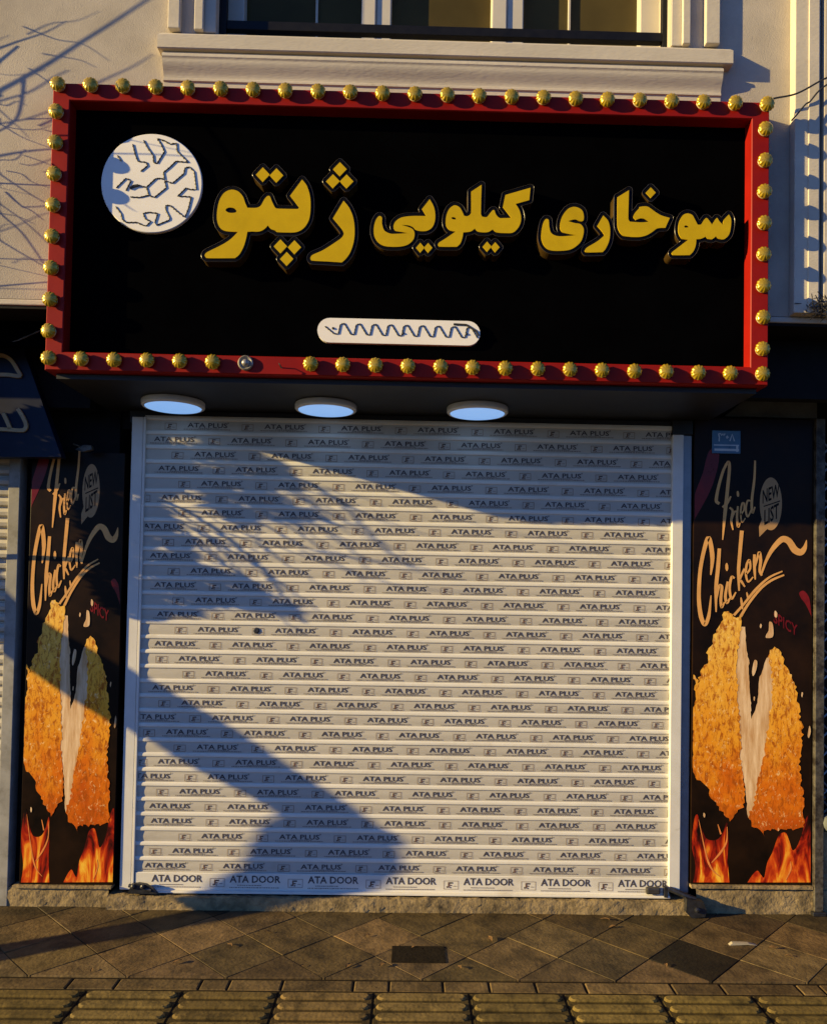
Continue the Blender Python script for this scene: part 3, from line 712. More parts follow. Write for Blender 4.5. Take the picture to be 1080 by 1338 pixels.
G1 = glyphs('ATA PLUS', 0.214, 0.0255); G2 = glyphs('ATA DOOR', 0.268, 0.038); GR = glyphs('o', 0.008, 0.008)
starts = [245,302,254,207,262.7,210.7,263,288,241.7,196,249,201.7,255,205,258,201.7,233,268,199,237,277,217,257,206,271,234,195,197,263,225,189]
ink = MB()
def logo_box(x, z, y, s=1.0):
    w_, h_ = 0.062*s, 0.036*s
    for a, b, c_, d in ((0, w_, 0, .002), (0, w_, h_-.002, h_), (0, .002, .002, h_-.002), (w_-.002, w_, .002, h_-.002)):
        ink.add([(x+a, y, z+c_), (x+b, y, z+c_), (x+b, y, z+d), (x+a, y, z+d)], [(0, 1, 2, 3)], 1)
    for a, b, c_, d, mi in ((.018, .024, .007, .030, 1), (.0242, .038, .024, .030, 0), (.0242, .033, .014, .019, 1), (.012, .017, .006, .013, 0), (.026, .031, .005, .010, 0), (.040, .054, .012, .0145, 2)):
        ink.add([(x+a*s, y, z+c_*s), (x+b*s, y, z+c_*s), (x+b*s, y, z+d*s), (x+a*s, y, z+d*s)], [(0, 1, 2, 3)], mi)
def small_print(x, z, y, L):
    q = x
    while q < x+L:
        d = random.uniform(.004, .012); ink.add([(q, y, z), (q+d, y, z), (q+d, y, z+.0045), (q, y, z+.0045)], [(0, 1, 2, 3)], 2); q += d+random.uniform(.002, .004)
TP = 0.4125
for r, zr in enumerate(ZR):
    x0 = at(starts[r], 557+19*r, 0).x - TP
    for k in range(-1, 9):
        x = x0+TP*k
        if -1.50 < x-.02 and x < 1.44:
            y = -0.0022+random.uniform(-.0001, .0001); put(ink, G1, x, zr-.0065, y, 0); put(ink, GR, x+.214, zr+.0165, y, 0)
            small_print(x-.02, zr-.0185, y, 0.25); small_print(x+.06, zr-.0125, y, 0.11)
        xl = x+0.292
        if -1.47 < xl < 1.40: logo_box(xl, zr-.020, -0.0022)
x0 = at(201, 1150, 0).x-TP
for k in range(0, 8):
    x = x0+TP*k; y = -0.0102
    if -1.46 < x+.05 and x+.1 < 1.40:
        G = G2
        put(ink, G, x-.01, 0.1285, y, 0); small_print(x+.03, 0.113, y, .12); small_print(x-.01, 0.101, y, .26)
    if -1.43 < x+.298 < 1.33: logo_box(x+.298, 0.106, y, 1.25)
io = ink.build('printed_lettering', [M['ink'], M['ink_brown'], M['ink_pale']], cur)
# clip the printing at the shutter's ends
b = bmesh.new(); b.from_mesh(io.data)
for co, no in (((-1.430, 0, 0), (-1, 0, 0)), ((1.404, 0, 0), (1, 0, 0))):
    bmesh.ops.bisect_plane(b, geom=b.verts[:]+b.edges[:]+b.faces[:], plane_co=co, plane_no=no, clear_outer=True)
b.to_mesh(io.data); b.free()
q = at(335, 824, -.004)
g = MB(); g.lathe([(0.016, 0), (0.016, .004), (.012, .006), (.004, .0045)], 'y', 20, c=(q.x, 0.0, q.z)); g.build('keyhole', M['lock'], RS, smooth=True)
# guide rails
g = MB(); g.box(-1.512, -1.452, -0.010, 0.05, 0.085, 2.60, .003); g.box(-1.450, -1.437, -0.0125, 0.03, 0.085, 2.60, .002)
g.build('guide_rail', M['rail'], RS)
g = MB(); g.box(1.400, 1.459, -0.024, 0.05, 0.118, 2.560, .003); g.build('guide_rail', M['rail'], RS)
g = MB(); g.box(1.4605, 1.510, -0.006, 0.05, 0.10, 2.560, .003); g.build('rail_flange', M['rail_grey'], RS)
g = MB(); g.box(1.400, 1.510, -0.020, 0.05, 2.562, 2.640, .003); g.build('rail_cover', M['dark_panel'], RS)
# floor locks at both bottom corners
g = MB(); g.prism([(-1.452, 0.080), (-1.30, 0.080), (-1.325, 0.106), (-1.36, 0.128), (-1.40, 0.134), (-1.438, 0.128)], -0.052, -0.030); g.tube([(-1.455, -.03, .115), (-1.33, -.05, .10)], .010, 8)
for xx in (-1.425, -1.375): g.lathe([(0.012, 0), (0.012, .008), (.006, .012)], 'y', 10, c=(xx, -.052, .118))
g.build('lock', M['lock'], RS)
g = MB(); g.box(1.275, 1.352, -0.040, -0.012, 0.098, 0.136, .010); g.build('lock_bolt', M['frame_dark'], RS)
g = MB(); g.box(1.372, 1.392, -0.034, -0.010, 0.082, 0.140, .003); g.tube([(1.40, -.03, .128), (1.47, -.05, .105), (1.53, -.055, .085)], .014, 8)
g.prism([(1.472, 0.10), (1.560, 0.085), (1.578, 0.035), (1.566, 0.008), (1.50, -0.0), (1.468, 0.03)], -0.095, -0.045)
g.lathe([(0.014, 0), (0.014, .01), (.006, .014)], 'y', 10, c=(1.525, -.095, .045))
g.build('lock', M['lock'], RS)

# ================================================================ posters
GP = ((895, 595), 5.818); GQ = ((895, 785), 6.223); GS = ((895, 960), 6.223)
PX0, PW = 1.517, 0.648
GN = glyphs('NEW', 1, 1); GL = glyphs('LIST', 1, 1); GY = glyphs('SPICY', 1, 1)
def jag(poly, amp, step, seed):
    rnd = random.Random(seed); out = []
    for i in range(len(poly)):
        a = Vector(poly[i]); b = Vector(poly[(i+1) % len(poly)]); n = max(1, int((b-a).length/step)); t = (b-a).normalized(); nn = Vector((-t.y, t.x))
        for k in range(n):
            p = a.lerp(b, k/n)+nn*rnd.uniform(-amp, amp)+t*rnd.uniform(-.3, .3)*step; out.append((p.x, p.y))
    return out
def poster(x0, wd, z0, z1, label, seed):
    YB = -0.022
    T = thing('poster', (x0+wd/2, 0, z0), label, 'poster', 'fried chicken posters beside the shutter')
    def uv(A, p):
        q = at(p[0]/A[1]+A[0][0], p[1]/A[1]+A[0][1], 0)
        return (x0+(q.x-PX0)/PW*wd, q.z-(0.153-z0)*max(0, 1-(q.z-0.153)/0.6))
    sc = wd/PW
    g = MB(); g.box(x0, x0+wd, YB, 0.058, z0, z1, .002); g.build('board', M['poster'], T)
    def inb(p): return (min(max(p[0], x0+.004), x0+wd-.004), min(max(p[1], z0+.003), z1-.003))
    y1, y2, y3, y4 = YB-.0008, YB-.0014, YB-.0020, YB-.0026
    # flames
    g = MB()
    for A, pts in ((GS, [(65,660),(85,640),(105,700),(130,780),(160,835),(200,850),(250,840),(290,790),(325,700),(335,850),(330,1000),(345,1190,1),(50,1190,1),(70,1060),(40,900),(45,790)]),
                   (GS, [(490,1190,1),(530,1130),(570,1095),(600,1130),(625,1150),(650,1030),(690,950),(725,850),(750,800),(800,790),(830,860),(855,930),(890,900),(930,800),(960,680),(995,640),(1000,900),(1000,1190,1)])):
        g.prism([inb(uv(A, p)) for p in smooth_poly(pts, n=5)], y1, y1+.0004, side=False, back=False)
    g.build('printed_flames', M['flame'], T)
    g = MB()
    for pts, wds in (([(95,680),(115,780),(140,900),(175,1030),(215,1100),(270,1145)], [2, 7, 9, 16, 12, 4]), ([(325,740),(320,860),(270,950),(200,1030)], [4, 12, 18, 6]), ([(835,1020),(840,1080),(800,1170)], [4, 14, 6]), ([(250,720),(275,800)], [6, 14])):
        s = smooth_poly([uv(GS, p) for p in pts], False, 5); w5 = np.interp(np.linspace(0, 1, len(s)), np.linspace(0, 1, len(wds)), wds)/GS[1]/243
        g = MB(); g.ribbon(s, list(w5*sc), y2); g.build('printed_highlight', M['highlight'], T)
    # torn crumbed chicken
    g = MB()
    ca = cv(*GQ, [(300,95),(335,85),(375,130),(440,120),(445,190),(430,300),(410,420),(405,560),(410,700),(415,850),(430,1000),(440,1150)])+cv(*GS, [(430,170),(445,280),(465,400),(470,520),(455,580),(400,620),(380,670),(350,690),(300,640),(230,550),(190,510),(180,440),(120,390),(60,320),(40,260),(45,100)])+cv(*GQ, [(40,1000),(45,860),(75,800),(60,650),(50,590),(70,600),(95,670),(100,620),(125,560),(135,510),(165,500),(165,400),(200,370),(215,300),(235,230),(280,170)])
    cb = cv(*GQ, [(660,450),(690,380),(715,370),(780,450),(790,510),(850,600),(880,700),(890,790),(915,860),(910,960),(935,1020),(930,1170)])+cv(*GS, [(915,150),(910,300),(935,450),(945,600),(950,740),(900,760),(780,770),(690,760),(630,780),(620,820),(590,770),(540,745),(510,690),(500,640),(540,560),(560,420),(590,300),(620,180)])+cv(*GQ, [(640,1100),(660,1000),(680,850),(690,700),(680,560)])
    ONE = ((0, 0), 1)
    for q, pl_ in enumerate((ca, cb)):
        g.prism([inb(uv(ONE, p)) for p in jag(pl_, 1.9, 3.2, q+3)], y3, y3+.0004, side=False, back=False)
    g.build('printed_crust', M['crumb'], T)
    me = cv(*GQ, [(410,420),(435,210),(470,205),(480,400),(502,480),(500,640),(515,800),(522,960),(545,900),(570,825),(580,700),(590,620),(645,460),(690,440),(700,700),(690,900),(650,1100)])+cv(*GS, [(630,180),(600,300),(570,420),(548,560),(510,690),(490,640),(472,400),(440,280),(425,170)])+cv(*GQ, [(430,1150),(408,850),(398,560)])
    g = MB(); g.prism([inb(uv(ONE, p)) for p in jag(me, 0.7, 4, 9)], y2, y2+.0004, side=False, back=False); g.build('printed_meat', M['meat'], T)
    g = MB()
    for A, pts in ((GQ, [(665,170),(690,180),(700,250),(690,295),(640,300),(640,275),(660,240)]), (GQ, [(545,480),(568,490),(560,560),(535,610),(525,570)]), (GQ, [(710,80),(730,100),(725,135),(708,125)]), (GQ, [(990,1010),(1000,1060),(985,1110),(975,1090)]), (GQ, [(928,740),(938,745),(932,780),(924,770)]), (GQ, [(595,185),(605,200),(597,222),(588,210)]), (GS, [(135,625),(148,640),(142,665),(132,650)]), (GQ, [(540,775),(550,780),(545,810),(538,800)])):
        g = MB(); g.prism([inb(uv(A, p)) for p in smooth_poly(pts, n=3)], y4, y4+.0004, side=False, back=False); g.build('printed_crumb', M['meat'], T)
    # chilies and the red word
    g = MB()
    g.prism([inb(uv(GP, p)) for p in smooth_poly([(20,470),(60,300),(120,140),(165,-20),(235,-60),(240,60),(190,240),(110,400),(40,510)], n=5)], y1, y1+.0004, side=False, back=False); g.build('printed_chili', M['chili'], T); g = MB()
    g.prism([inb(uv(GP, p)) for p in smooth_poly([(850,1045),(885,1030),(925,1085),(942,1225,1),(900,1135),(862,1085)], n=5)], y1, y1+.0004, side=False, back=False); g.build('printed_chili', M['chili'], T); g = MB()
    p = uv(GP, (655, 1270)); th = -0.52
    cr, sr = math.cos(th), math.sin(th); wv = 0.15*sc; hv = .062
    g.add([(p[0]+v[0]*wv*cr-v[1]*hv*.25*sr*0, y2, p[1]+v[0]*wv*sr+v[1]*hv) for v in GY[0]], GY[1])
    g.build('printed_word', M['chili'], T)
    # brush lettering
    g = MB()
    def st(pts, wd_):
        s = smooth_poly([uv(GP, p) for p in pts], False, 6)
        if not hasattr(wd_, '__len__'): wd_ = [wd_*.75, wd_, wd_, wd_*.55]
        w5 = np.interp(np.linspace(0, 1, len(s)), np.linspace(0, 1, len(wd_)), wd_)/GP[1]/243*(0.55+.45*sc)
        g.ribbon(s, list(w5), y3-random.uniform(0, .0003))
    st([(245,372),(222,350),(235,260),(275,120),(312,55),(322,90),(305,280),(285,470),(270,645)], [22, 26, 22, 20, 22, 26, 28, 8]); st([(268,398),(300,372),(332,315)], 20)
    st([(322,400),(345,425),(335,500),(348,570)], 18); st([(338,490),(358,435),(378,428)], 16)
    st([(385,390),(378,470),(386,545),(402,515)], 18); st([(383,275),(387,318)], [10, 18, 18, 10])
    st([(405,455),(430,420),(432,370),(418,368),(406,430),(415,510),(442,480)], 14)
    st([(485,350),(458,350),(445,420),(460,470),(492,400)], 15); st([(515,45),(510,180),(490,350),(495,440),(514,395)], 20)
    st([(180,910),(192,770),(165,630),(130,720),(100,880),(90,1080),(105,1220),(135,1285),(165,1220),(182,1065)], [10, 34, 34, 30, 28, 30, 34, 30, 26, 8])
    st([(245,710),(235,850),(220,1010),(220,1190)], [26, 30, 28, 10]); st([(222,1090),(245,990),(264,1000),(256,1090),(262,1155),(284,1115)], 22)
    st([(308,960),(290,1070),(302,1120),(325,1085)], 22); st([(300,820),(302,880)], [8, 22, 22, 8])
    st([(360,935),(338,925),(322,1010),(337,1090),(370,1040)], 20)
    st([(415,575),(402,720),(390,880),(394,1030)], [30, 28, 26, 12]); st([(435,862),(398,945),(412,960),(438,1000)], 20)
    st([(448,905),(478,860),(472,798),(452,830),(445,900),(462,962),(500,925)], 18)
    st([(510,755),(510,850),(516,945)], [20, 24, 20, 10]); st([(513,860),(545,740),(557,800),(550,880),(566,915)], [10, 22, 24, 20, 16])
    st([(562,905),(600,800),(650,710),(720,640),(770,655),(815,720),(860,738),(890,705),(904,645)], [14, 22, 34, 46, 50, 54, 50, 34, 3])
    st([(355,1215),(430,1130),(520,1020),(620,930),(722,882)], [20, 18, 20, 16, 10]); st([(405,1225),(470,1120),(560,1010),(640,950),(735,910)], [22, 20, 20, 18, 12]); st([(408,1080),(420,1170)], [8, 18, 18, 8]); st([(452,1040),(462,1090)], [6, 14, 14, 6])
    g.build('printed_title', M['gold_print'], T)
    g = MB(); pts = [(635+84*math.cos(a), 372+200*math.sin(a)) for a in [2*math.pi*k/40 for k in range(40)]]
    pts = [p for p in pts if not (p[0] < 600 and p[1] > 500)]
    k = max(range(len(pts)), key=lambda i: (pts[i][1] > 480 and pts[i][0] < 640, -pts[i][0]))
    pts = pts[:k]+[(600,570),(548,622),(545,545)]+pts[k:]
    g.prism([inb(uv(GP, p)) for p in pts], y1, y1+.0004, side=False, back=False); g.build('printed_badge', M['badge'], T)
    g = MB()
    for G, (bx, by), (tx, ty), hh_ in ((GN, (572, 372), (700, 318), 105), (GL, (585, 535), (695, 478), 118)):
        a = Vector(uv(GP, (bx, by))); b_ = Vector(uv(GP, (tx, ty))); h_ = hh_/GP[1]/243
        g.add([(a.x+v[0]*(b_.x-a.x), y2, a.y+v[0]*(b_.y-a.y)+v[1]*h_) for v in G[0]], G[1])
    s = [uv(GP, (580, 392)), uv(GP, (705, 350))]; g.ribbon(s, .006, y2)
    g.build('printed_badge_words', M['poster'], T)
    return T
poster(1.517, 0.648, 0.153, 2.655, 'wide fried chicken poster on the right of the shutter, below the house number', 1)
poster(-2.032, 0.492, 0.113, 2.40, 'narrow fried chicken poster on the left of the shutter, partly in tree shadow', 2)
# house number plate
pa, pb_ = at(930, 562, -.03), at(967, 593, -.03)
T = thing('number_plate', ((pa.x+pb_.x)/2, -.024, pb_.z), 'small blue enamel house number plate on the right poster', 'number plate')
g = MB(); g.box(pa.x, pb_.x, -0.031, -0.0235, pb_.z, pa.z, .003); g.build('plate', M['plate_blue'], T)
g = MB(); w_ = pb_.x-pa.x; h_ = pa.z-pb_.z
def np_(u, v): return (pa.x+w_*u, pb_.z+h_*v)
for pts in ([(.22,.85),(.30,.85),(.32,.78),(.38,.85),(.40,.78),(.45,.86)], [(.22,.85),(.25,.70),(.24,.52)], [(.50,.72),(.53,.76),(.56,.70),(.52,.66),(.50,.72)], [(.62,.54),(.70,.84),(.78,.54)]):
    g.ribbon([np_(*p) for p in pts], .0065, -0.0318)
g.ribbon([np_(.06,.36), np_(.94,.36)], .006, -0.0318); g.ribbon([np_(.08,.16), np_(.94,.16)], .012, -0.0318); g.ribbon([np_(.88,.08), np_(.88,.34)], .012, -0.0319)
g.build('printed_number', M['plate_white'], T)

# ================================================================ neighbour on the left
T = thing('roller_shutter', (-2.40, 0, 0), 'narrow ribbed shutter of the next shop at the left edge of the photo', 'roller shutter')
g = MB(); prof = []; z = 0.03
while z < 2.45:
    prof += [(0.012, z), (-0.012, z+.010), (-0.018, z+.028), (-0.006, z+.046), (0.012, z+.050)]; z += .056
g.extrude_x(prof, -2.66, -2.150, closed=False); g.build('curtain', M['film'], T, smooth=True, merge=1e-6)
g = MB(); g.box(-2.148, -2.088, -0.03, 0.05, 0.0, 2.44, .003); g.build('guide_rail', M['post_grey'], T)
T = thing('neighbour_sign', (-2.5, -0.3, 2.37), 'navy and black sign of the next shop with pieces of beige lettering', 'shop sign')
YN = -0.17
g = MB(); pz = lambda x, y: xz(x, y, YN)
g.prism([pz(-160, 455), pz(30, 455), pz(80, 597), pz(-160, 597)], YN, -0.11); g.build('lower_board', M['navy'], T)
g = MB(); g.prism([xz(-160, 405, -.36), xz(58, 408, -.36), xz(58, 452, -.36), xz(-160, 452, -.36)], -.36, -.335); g.build('upper_board', M['black'], T)
for pts, wd_ in (([(-20,465),(2,464),(14,470),(22,482),(26,491),(10,489.5),(-20,489)], 5), ([(-20,560),(8,561),(30,562),(34,556),(30,545),(23,534)], 5), ([(4,540),(9,550),(13,560)], 5), ([(-14,538),(-8,550),(-6,560)], 5)):
    s = smooth_poly(pts, False, 4); s = [xz(p[0], p[1], YN-.012) for p in s]
    k = len(s); wdt = wd_*.0038; Lp = []; Rp = []
    for i in range(k):
        a = Vector(s[max(i-1, 0)]); b = Vector(s[min(i+1, k-1)]); t = (b-a).normalized(); nn = Vector((-t.y, t.x)); q = Vector(s[i])
        Lp.append(tuple(q+nn*wdt/2)); Rp.append(tuple(q-nn*wdt/2))
    g = MB(); g.prism(Lp+Rp[::-1], YN-.014, YN-.001, back=False); g.build('letter_stroke', M['beige'], T)
T = MB(); T.tube([at(-30, 460, -.35), at(0, 451, -.35), at(25, 444, -.36), at(57, 430, -.40), at(75, 425, -.49)], .004, 6)
tag(T.build('cable', M['steel']), 'thin cable sagging in front of the black sign at the left edge', 'cable')
g = MB(); g.prism([xz(100, 588, -.10), xz(112, 582, -.10), xz(121, 583, -.10), xz(122, 588, -.10), xz(110, 591, -.10)], -.12, -.09); g.tube([tuple(at(96, 580, -.06)), tuple(at(112, 586, -.10))], .004, 6)
tag(g.build('metal_bracket', M['steel']), 'small dull metal bracket in the dark corner left of the shutter head', 'bracket')

# ================================================================ neighbour on the right
T = thing('gate_post', (2.20, 0, 0), 'rusty flaking steel post between the right poster and the lattice gate', 'post')
g = MB(); g.box(2.171, 2.221, -0.045, 0.03, 0.02, 2.66, .004); g.build('post', M['steel'], T)
g = MB()
for z in (0.62, 0.66, 1.2, 1.9): g.tube([(2.222, -.02, z), (2.235, -.02, z)], .014, 8)
g.box(2.160, 2.232, -.055, .03, 0.0, 0.02, .003); g.build('hinge', M['lock'], T)
T = thing('lattice_gate', (2.6, 0.05, 0.5), 'black folding lattice gate in the dark doorway at the right edge', 'gate')
g = MB()
for k in range(9):
    x = 2.25+.11*k; g.box(x-.007, x+.007, 0.06, 0.08, .45, 2.6, .002)
for k in range(8):
    for j in range(20):
        x = 2.25+.11*k; z = .5+.104*j
        g.tube([(x, .055, z), (x+.11, .055, z+.104)], .006, 5); g.tube([(x+.11, .085, z), (x, .085, z+.104)], .006, 5)
g.build('lattice', M['rail_grey'], T)
g = MB(); rough_block(g, 2.232, 4.2, -0.02, 0.2, 0.12, 0.44, 0.012, 0.05); o = g.build('low_wall', M['concrete'], None, smooth=True)
tag(o, 'low rough concrete wall under the lattice gate', 'wall')
g = MB(); g.lathe([(0.03, -.02), (.045, 0), (.05, .02), (.04, .05), (.02, .06)], 'z', 12, c=(2.262, -.03, .47)); g.lathe([(0.03, -.02), (.042, 0), (.04, .03), (.02, .045)], 'z', 12, c=(2.30, -.03, .56))
tag(g.build('stone', M['grey_wall'], None, smooth=True), 'pale lumps of stone stuck on the low wall beside the post', 'stone')
# wires at the upper right
def cable(pts, r, label):
    g = MB(); g.tube([tuple(p) for p in pts], r, 6); tag(g.build('cable', M['wire']), label, 'cable', 'cables on the upper wall')
def curve3(pts, n=8):
    out = []
    for i in range(len(pts)-1):
        p0 = Vector(pts[max(i-1, 0)]); p1 = Vector(pts[i]); p2 = Vector(pts[i+1]); p3 = Vector(pts[min(i+2, len(pts)-1)])
        for q in range(n):
            t = q/n; out.append(0.5*((2*p1)+(p2-p0)*t+(2*p0-5*p1+4*p2-p3)*t*t+(3*p1-p0-3*p2+p3)*t**3))
    out.append(Vector(pts[-1])); return out
cable(curve3([at(1002, 132, -.63), at(1012, 128, -.63), at(1040, 122, -.63), at(1070, 106, -.63), at(1100, 88, -.64), at(1200, 10, -.7)]), .0042, 'dark cable curving up from the sign corner to the right')
cable(curve3([at(1034, 157, -.63), at(1041, 149, -.63), at(1052, 136, -.63), at(1058, 132, -.63), at(1072, 116, -.63), at(1100, 96, -.64), at(1200, 18, -.7)]), .0042, 'shorter dark cable climbing the pilaster beside the sign')
g = MB(); rnd = random.Random(5)
for k in range(90):
    c0 = at(1076, 402, -.60); a = Vector((rnd.gauss(0, .04), rnd.gauss(0, .03), rnd.gauss(0, .018))); d = Vector((rnd.uniform(-1, 1), rnd.uniform(-.6, .6), rnd.uniform(-.5, .6)))*.05
    g.tube([c0+a-d, c0+a+Vector((0, 0, .012)), c0+a+d], .0022, 4)
tag(g.build('bird_nest', M['wire']), 'dark tangle of twigs and wire on the ledge right of the sign', 'nest')

# ================================================================ litter on the pavement
g = MB(); p = atg(968, 1232, .006)
g.prism([(p.x-.065, 0), (p.x+.02, .004), (p.x+.07, .001), (p.x+.03, .010), (p.x-.05, .012)], p.y, p.y-.02)
tag(g.build('paper_scrap', M['paper']), 'pale torn scrap lying on the paving at the right', 'litter')
rnd = random.Random(11); spots = [(300, 1236), (455, 1263), (480, 1223), (395, 1262), (232, 1258), (700, 1216), (800, 1212), (1010, 1240), (1030, 1250), (640, 1228), (120, 1268), (600, 1265), (940, 1185), (960, 1186), (1000, 1188), (790, 1203), (540, 1238), (350, 1219), (500, 1262), (870, 1262)]
leaf0 = None
for x, y in spots:
    p = atg(x, y, .004)
    if leaf0 is None:
        g = MB(); n = 7; vs = []
        for i in range(n):
            t = i/(n-1); ww = .016*math.sin(math.pi*min(1, t*.95+.05)); zz = .004+.010*math.sin(2.6*t)
            vs += [(-.032+.064*t, -ww, zz+.004), (-.032+.064*t, 0, zz), (-.032+.064*t, ww, zz+.005)]
        g.add(vs, [(3*i+a, 3*i+a+1, 3*i+a+4, 3*i+a+3) for i in range(n-1) for a in (0, 1)]); o = g.build('dry_leaf', M['dry_leaf'], None, smooth=True); leaf0 = o
    else:
        o = leaf0.copy(); COL.objects.link(o)
    o.location = (p.x, p.y, 0.002); o.rotation_euler = (rnd.uniform(-.2, .2), rnd.uniform(-.2, .2), rnd.uniform(0, 6)); s_ = rnd.uniform(.35, .9); o.scale = (s_, s_, s_)
    tag(o, 'tiny curled brown dry leaf lying on the paving', 'leaf', 'dry leaves on the paving')

# ================================================================ the street tree whose shadow falls on the shop front
BASE = Vector((-3.68, -1.50, 0)); SH = Vector((SUN.x, SUN.y, 0))
def near_wall(p, k, xmax):
    """on the same sun ray as up_sun but only a share k of the way to the tree's spread, left of x = xmax"""
    p = Vector(p); t = ((p-BASE).dot(SH))/SH.dot(SH)
    return p-SUN*min(t, max(k*t, (p.x-xmax)/SUN.x))
def up_sun(p, off=0.0):
    """the point of the tree's spread, square to the sun, that shades p (off: nearer to or farther from the wall)"""
    p = Vector(p); t = ((p-BASE).dot(SH))/SH.dot(SH)
    return p-SUN*(t+off)
TR = thing('street_tree', tuple(BASE), 'leaning bare limbed street tree with a few leaf clumps beside the pavement', 'tree')
def wob(n, s): return [random.uniform(-s, s) for _ in range(n)]
def sw(x, y): return up_sun(at(x, y, 0.0))
def sf(x, y, off=0.0): return up_sun(at(x, y, YW), off)
g = MB()
path = [BASE+Vector((0, -.06, -.1)), BASE+Vector((-.01, 0.05, .06))]
for (gx, gy) in ((-2.6, -.95), (-1.85, -.55), (-1.30, -.27), (-0.90, -.05)): path.append(up_sun((gx, gy, 0)))
rad = [.15, .12, .080, .070, .070, .072]
for (x, y, r) in ((345, 1180, .074), (385, 1160, .082), (418, 1134, .104), (436, 1106, .106), (438, 1082, .084), (408, 1056, .084), (362, 1028, .090), (306, 996, .100), (243, 954, .102), (183, 918, .100), (100, 864, .092), (20, 812, .082), (-50, 740, .075), (-110, 620, .065), (-140, 480, .055)):
    path.append(sw(x, y)); rad.append(r)
for (x, y, r) in ((-175, 300, .048), (-190, 120, .040), (-170, -80, .03), (-190, -260, .02)):
    path.append(sf(x, y)); rad.append(r)
cpath = curve3(path, 5); crad = [float(v) for v in np.interp(np.linspace(0, len(path)-1, len(cpath)), range(len(path)), rad)]
g.tube(cpath, crad, 14); g.tube([sw(432, 1084), sw(470, 1088), sw(505, 1098), sw(524, 1108)], [.090, .075, .05, .018], 10)
g.tube([sw(420, 1110), sw(462, 1120), sw(500, 1128)], [.09, .065, .02], 10)
trunk = g.build('trunk', M['bark'], TR, smooth=True)
g = MB(); K = 3.346
def br(pts, w_, face=True, tip=0.5):
    k = random.uniform(.22, .4); P_ = []
    for i, (x, y) in enumerate(pts):
        q = at(x, y, YW if face else 0.0)
        P_.append(up_sun(q) if x < -150 else near_wall(q, k, -2.15 if face else -2.3))
    cp = curve3(P_, 5); r0 = w_*.0036*.5*.72
    g.tube(cp, [r0*(1-(1-tip)*i/(len(cp)-1)) for i in range(len(cp))], 6)
for pts, w_ in (([(-60,430),(0,395),(110,335),(230,265),(360,180),(480,105),(640,0),(760,-70)], 15), ([(-90,330),(0,265),(80,200)], 13), ([(-60,460),(0,440),(130,400),(230,340),(300,305)], 9), ([(350,400),(460,345),(580,290),(670,235)], 8),
    ([(105,340),(95,440),(70,520),(0,570),(-60,590)], 9), ([(-80,560),(0,540),(110,520),(230,480)], 9), ([(110,520),(180,518),(330,512)], 7), ([(-60,510),(0,540),(100,600),(220,645)], 8), ([(-90,700),(0,680),(120,660),(260,648)], 13),
    ([(110,680),(170,700),(260,735)], 7), ([(90,715),(150,720),(260,680)], 6), ([(-80,700),(0,760),(120,840),(240,910)], 10), ([(-80,795),(0,800),(120,806),(260,812)], 11), ([(-50,805),(0,820),(130,850)], 6), ([(-70,830),(0,890),(110,970),(230,1080)], 7),
    ([(-70,850),(0,930),(90,1010),(150,1090),(190,1150)], 8), ([(-80,1000),(0,1050),(100,1110),(240,1190)], 10), ([(-70,1128),(0,1130),(220,1136)], 7), ([(-50,1150),(0,1160),(240,1215)], 7), ([(-80,1262),(0,1250),(240,1230)], 10), ([(-60,1258),(0,1260),(230,1266)], 6)):
    q = [(x/K, y/K) for x, y in pts]; x, y = q[0]
    br([(-185, y+10*random.uniform(0, 4))]+q if x < 0 else q, w_/K*0.95)
for pts, w_ in (([(-140,480),(-20,560),(120,620),(243,667),(327,727),(367,773),(400,815)], 7), ([(120,620),(230,640),(360,622),(433,647),(500,713),(545,745)], 7), ([(243,667),(337,683),(413,720),(540,740),(600,757)], 4), ([(250,690),(337,740),(420,800)], 4),
    ([(360,650),(420,690),(470,712)], 3.5), ([(220,680),(290,735),(350,770),(395,812)], 4), ([(337,683),(338,705),(335,722)], 2.5), ([(433,647),(480,672),(560,700)], 3), ([(250,740),(330,765),(390,800)], 4), ([(-60,740),(60,735),(160,740),(250,745),(330,790)], 9), ([(430,612),(500,640),(640,690),(760,715),(872,760)], 2.2), ([(300,690),(420,735),(520,765),(620,775)], 2.5),
    ([(430,700),(490,735),(560,750)], 2.5), ([(270,700),(300,730),(360,800),(400,830)], 3)):
    br(pts, w_, False)
rw = random.Random(21)
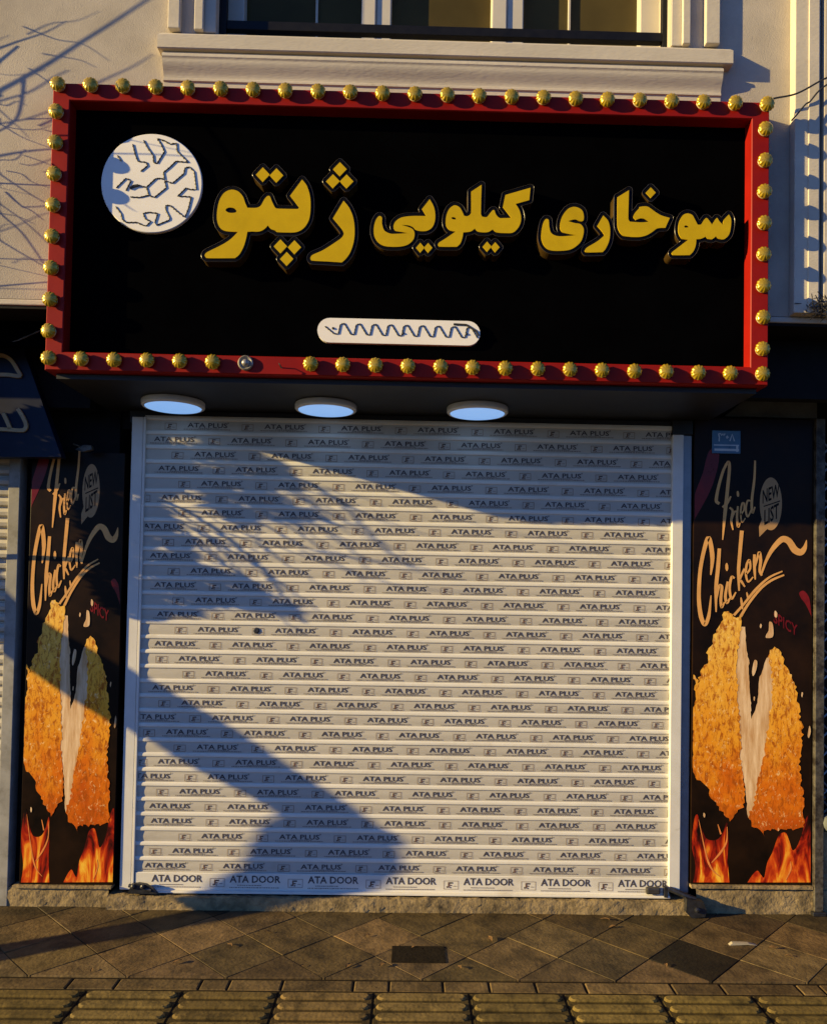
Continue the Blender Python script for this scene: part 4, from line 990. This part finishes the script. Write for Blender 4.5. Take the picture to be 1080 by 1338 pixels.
for i in range(20):
    x, y = rw.uniform(-40, 60), rw.uniform(30, 380); a = rw.uniform(-.55, .8); L = rw.uniform(40, 110); q = []
    for k in range(4): q.append((x+L*k/3+rw.uniform(-5, 5), y+a*L*k/3+rw.uniform(-6, 6)))
    br(q, rw.uniform(1.2, 2.6), True, .35)
for i in range(34):
    x, y = rw.uniform(215, 470), rw.uniform(612, 720); a = rw.uniform(.35, .85); L = rw.uniform(40, 150); q = []
    for k in range(4): q.append((x+L*k/3+rw.uniform(-5, 5), y+a*L*k/3+rw.uniform(-5, 5)))
    br(q, rw.uniform(1.4, 3.4), False, .35)
for pts, w_ in (([(60,170),(157,191),(258,213),(330,228)], 2.0), ([(60,225),(184,225),(262,226),(330,230)], 2.6), ([(190,260),(225,290),(240,300)], 2), ([(300,170),(345,230),(372,300)], 4.0), ([(355,250),(368,290),(376,330)], 2)): br(pts, w_)
g.build('branches', M['bark'], TR, smooth=True)
# leaf clumps
def inside(p, poly):
    r = False
    for i in range(len(poly)):
        a, b = poly[i], poly[(i+1) % len(poly)]
        if (a[1] > p[1]) != (b[1] > p[1]) and p[0] < (b[0]-a[0])*(p[1]-a[1])/(b[1]-a[1])+a[0]: r = not r
    return r
mass = [(122,650),(150,600),(210,585),(300,575),(345,590),(372,612),(395,640),(360,640),(372,655),(402,668),(432,678),(400,684),(350,680),(318,690),(292,672),(270,655),(268,640),(222,645),(214,655),(232,690),(250,715),(258,735),(296,745),(326,762),(356,782),(392,800),(372,803),(335,796),(280,795),(240,802),(190,812),(168,800),(135,760)]
g = MB(); rnd = random.Random(3); cnt = 0
while cnt < 2600:
    p = (rnd.uniform(115, 445), rnd.uniform(570, 830)); q = (p[0]+rnd.gauss(0, 4), p[1]+rnd.gauss(0, 2.5))
    if not inside(q, mass): continue
    cnt += 1; c0 = near_wall(at(p[0], p[1], 0), rnd.uniform(.45, .8), -2.3)
    a = Vector((rnd.gauss(0, 1), rnd.gauss(0, 1), rnd.gauss(0, 1))).normalized(); b = a.orthogonal().normalized(); L = rnd.uniform(.016, .030); Wd = L*.5
    nrm = a.cross(b)
    g.add([c0-a*L, c0+b*Wd+nrm*.004, c0+a*L, c0-b*Wd+nrm*.004], [(0, 1, 2), (0, 2, 3)])
g.build('crown', M['leaf'], TR)
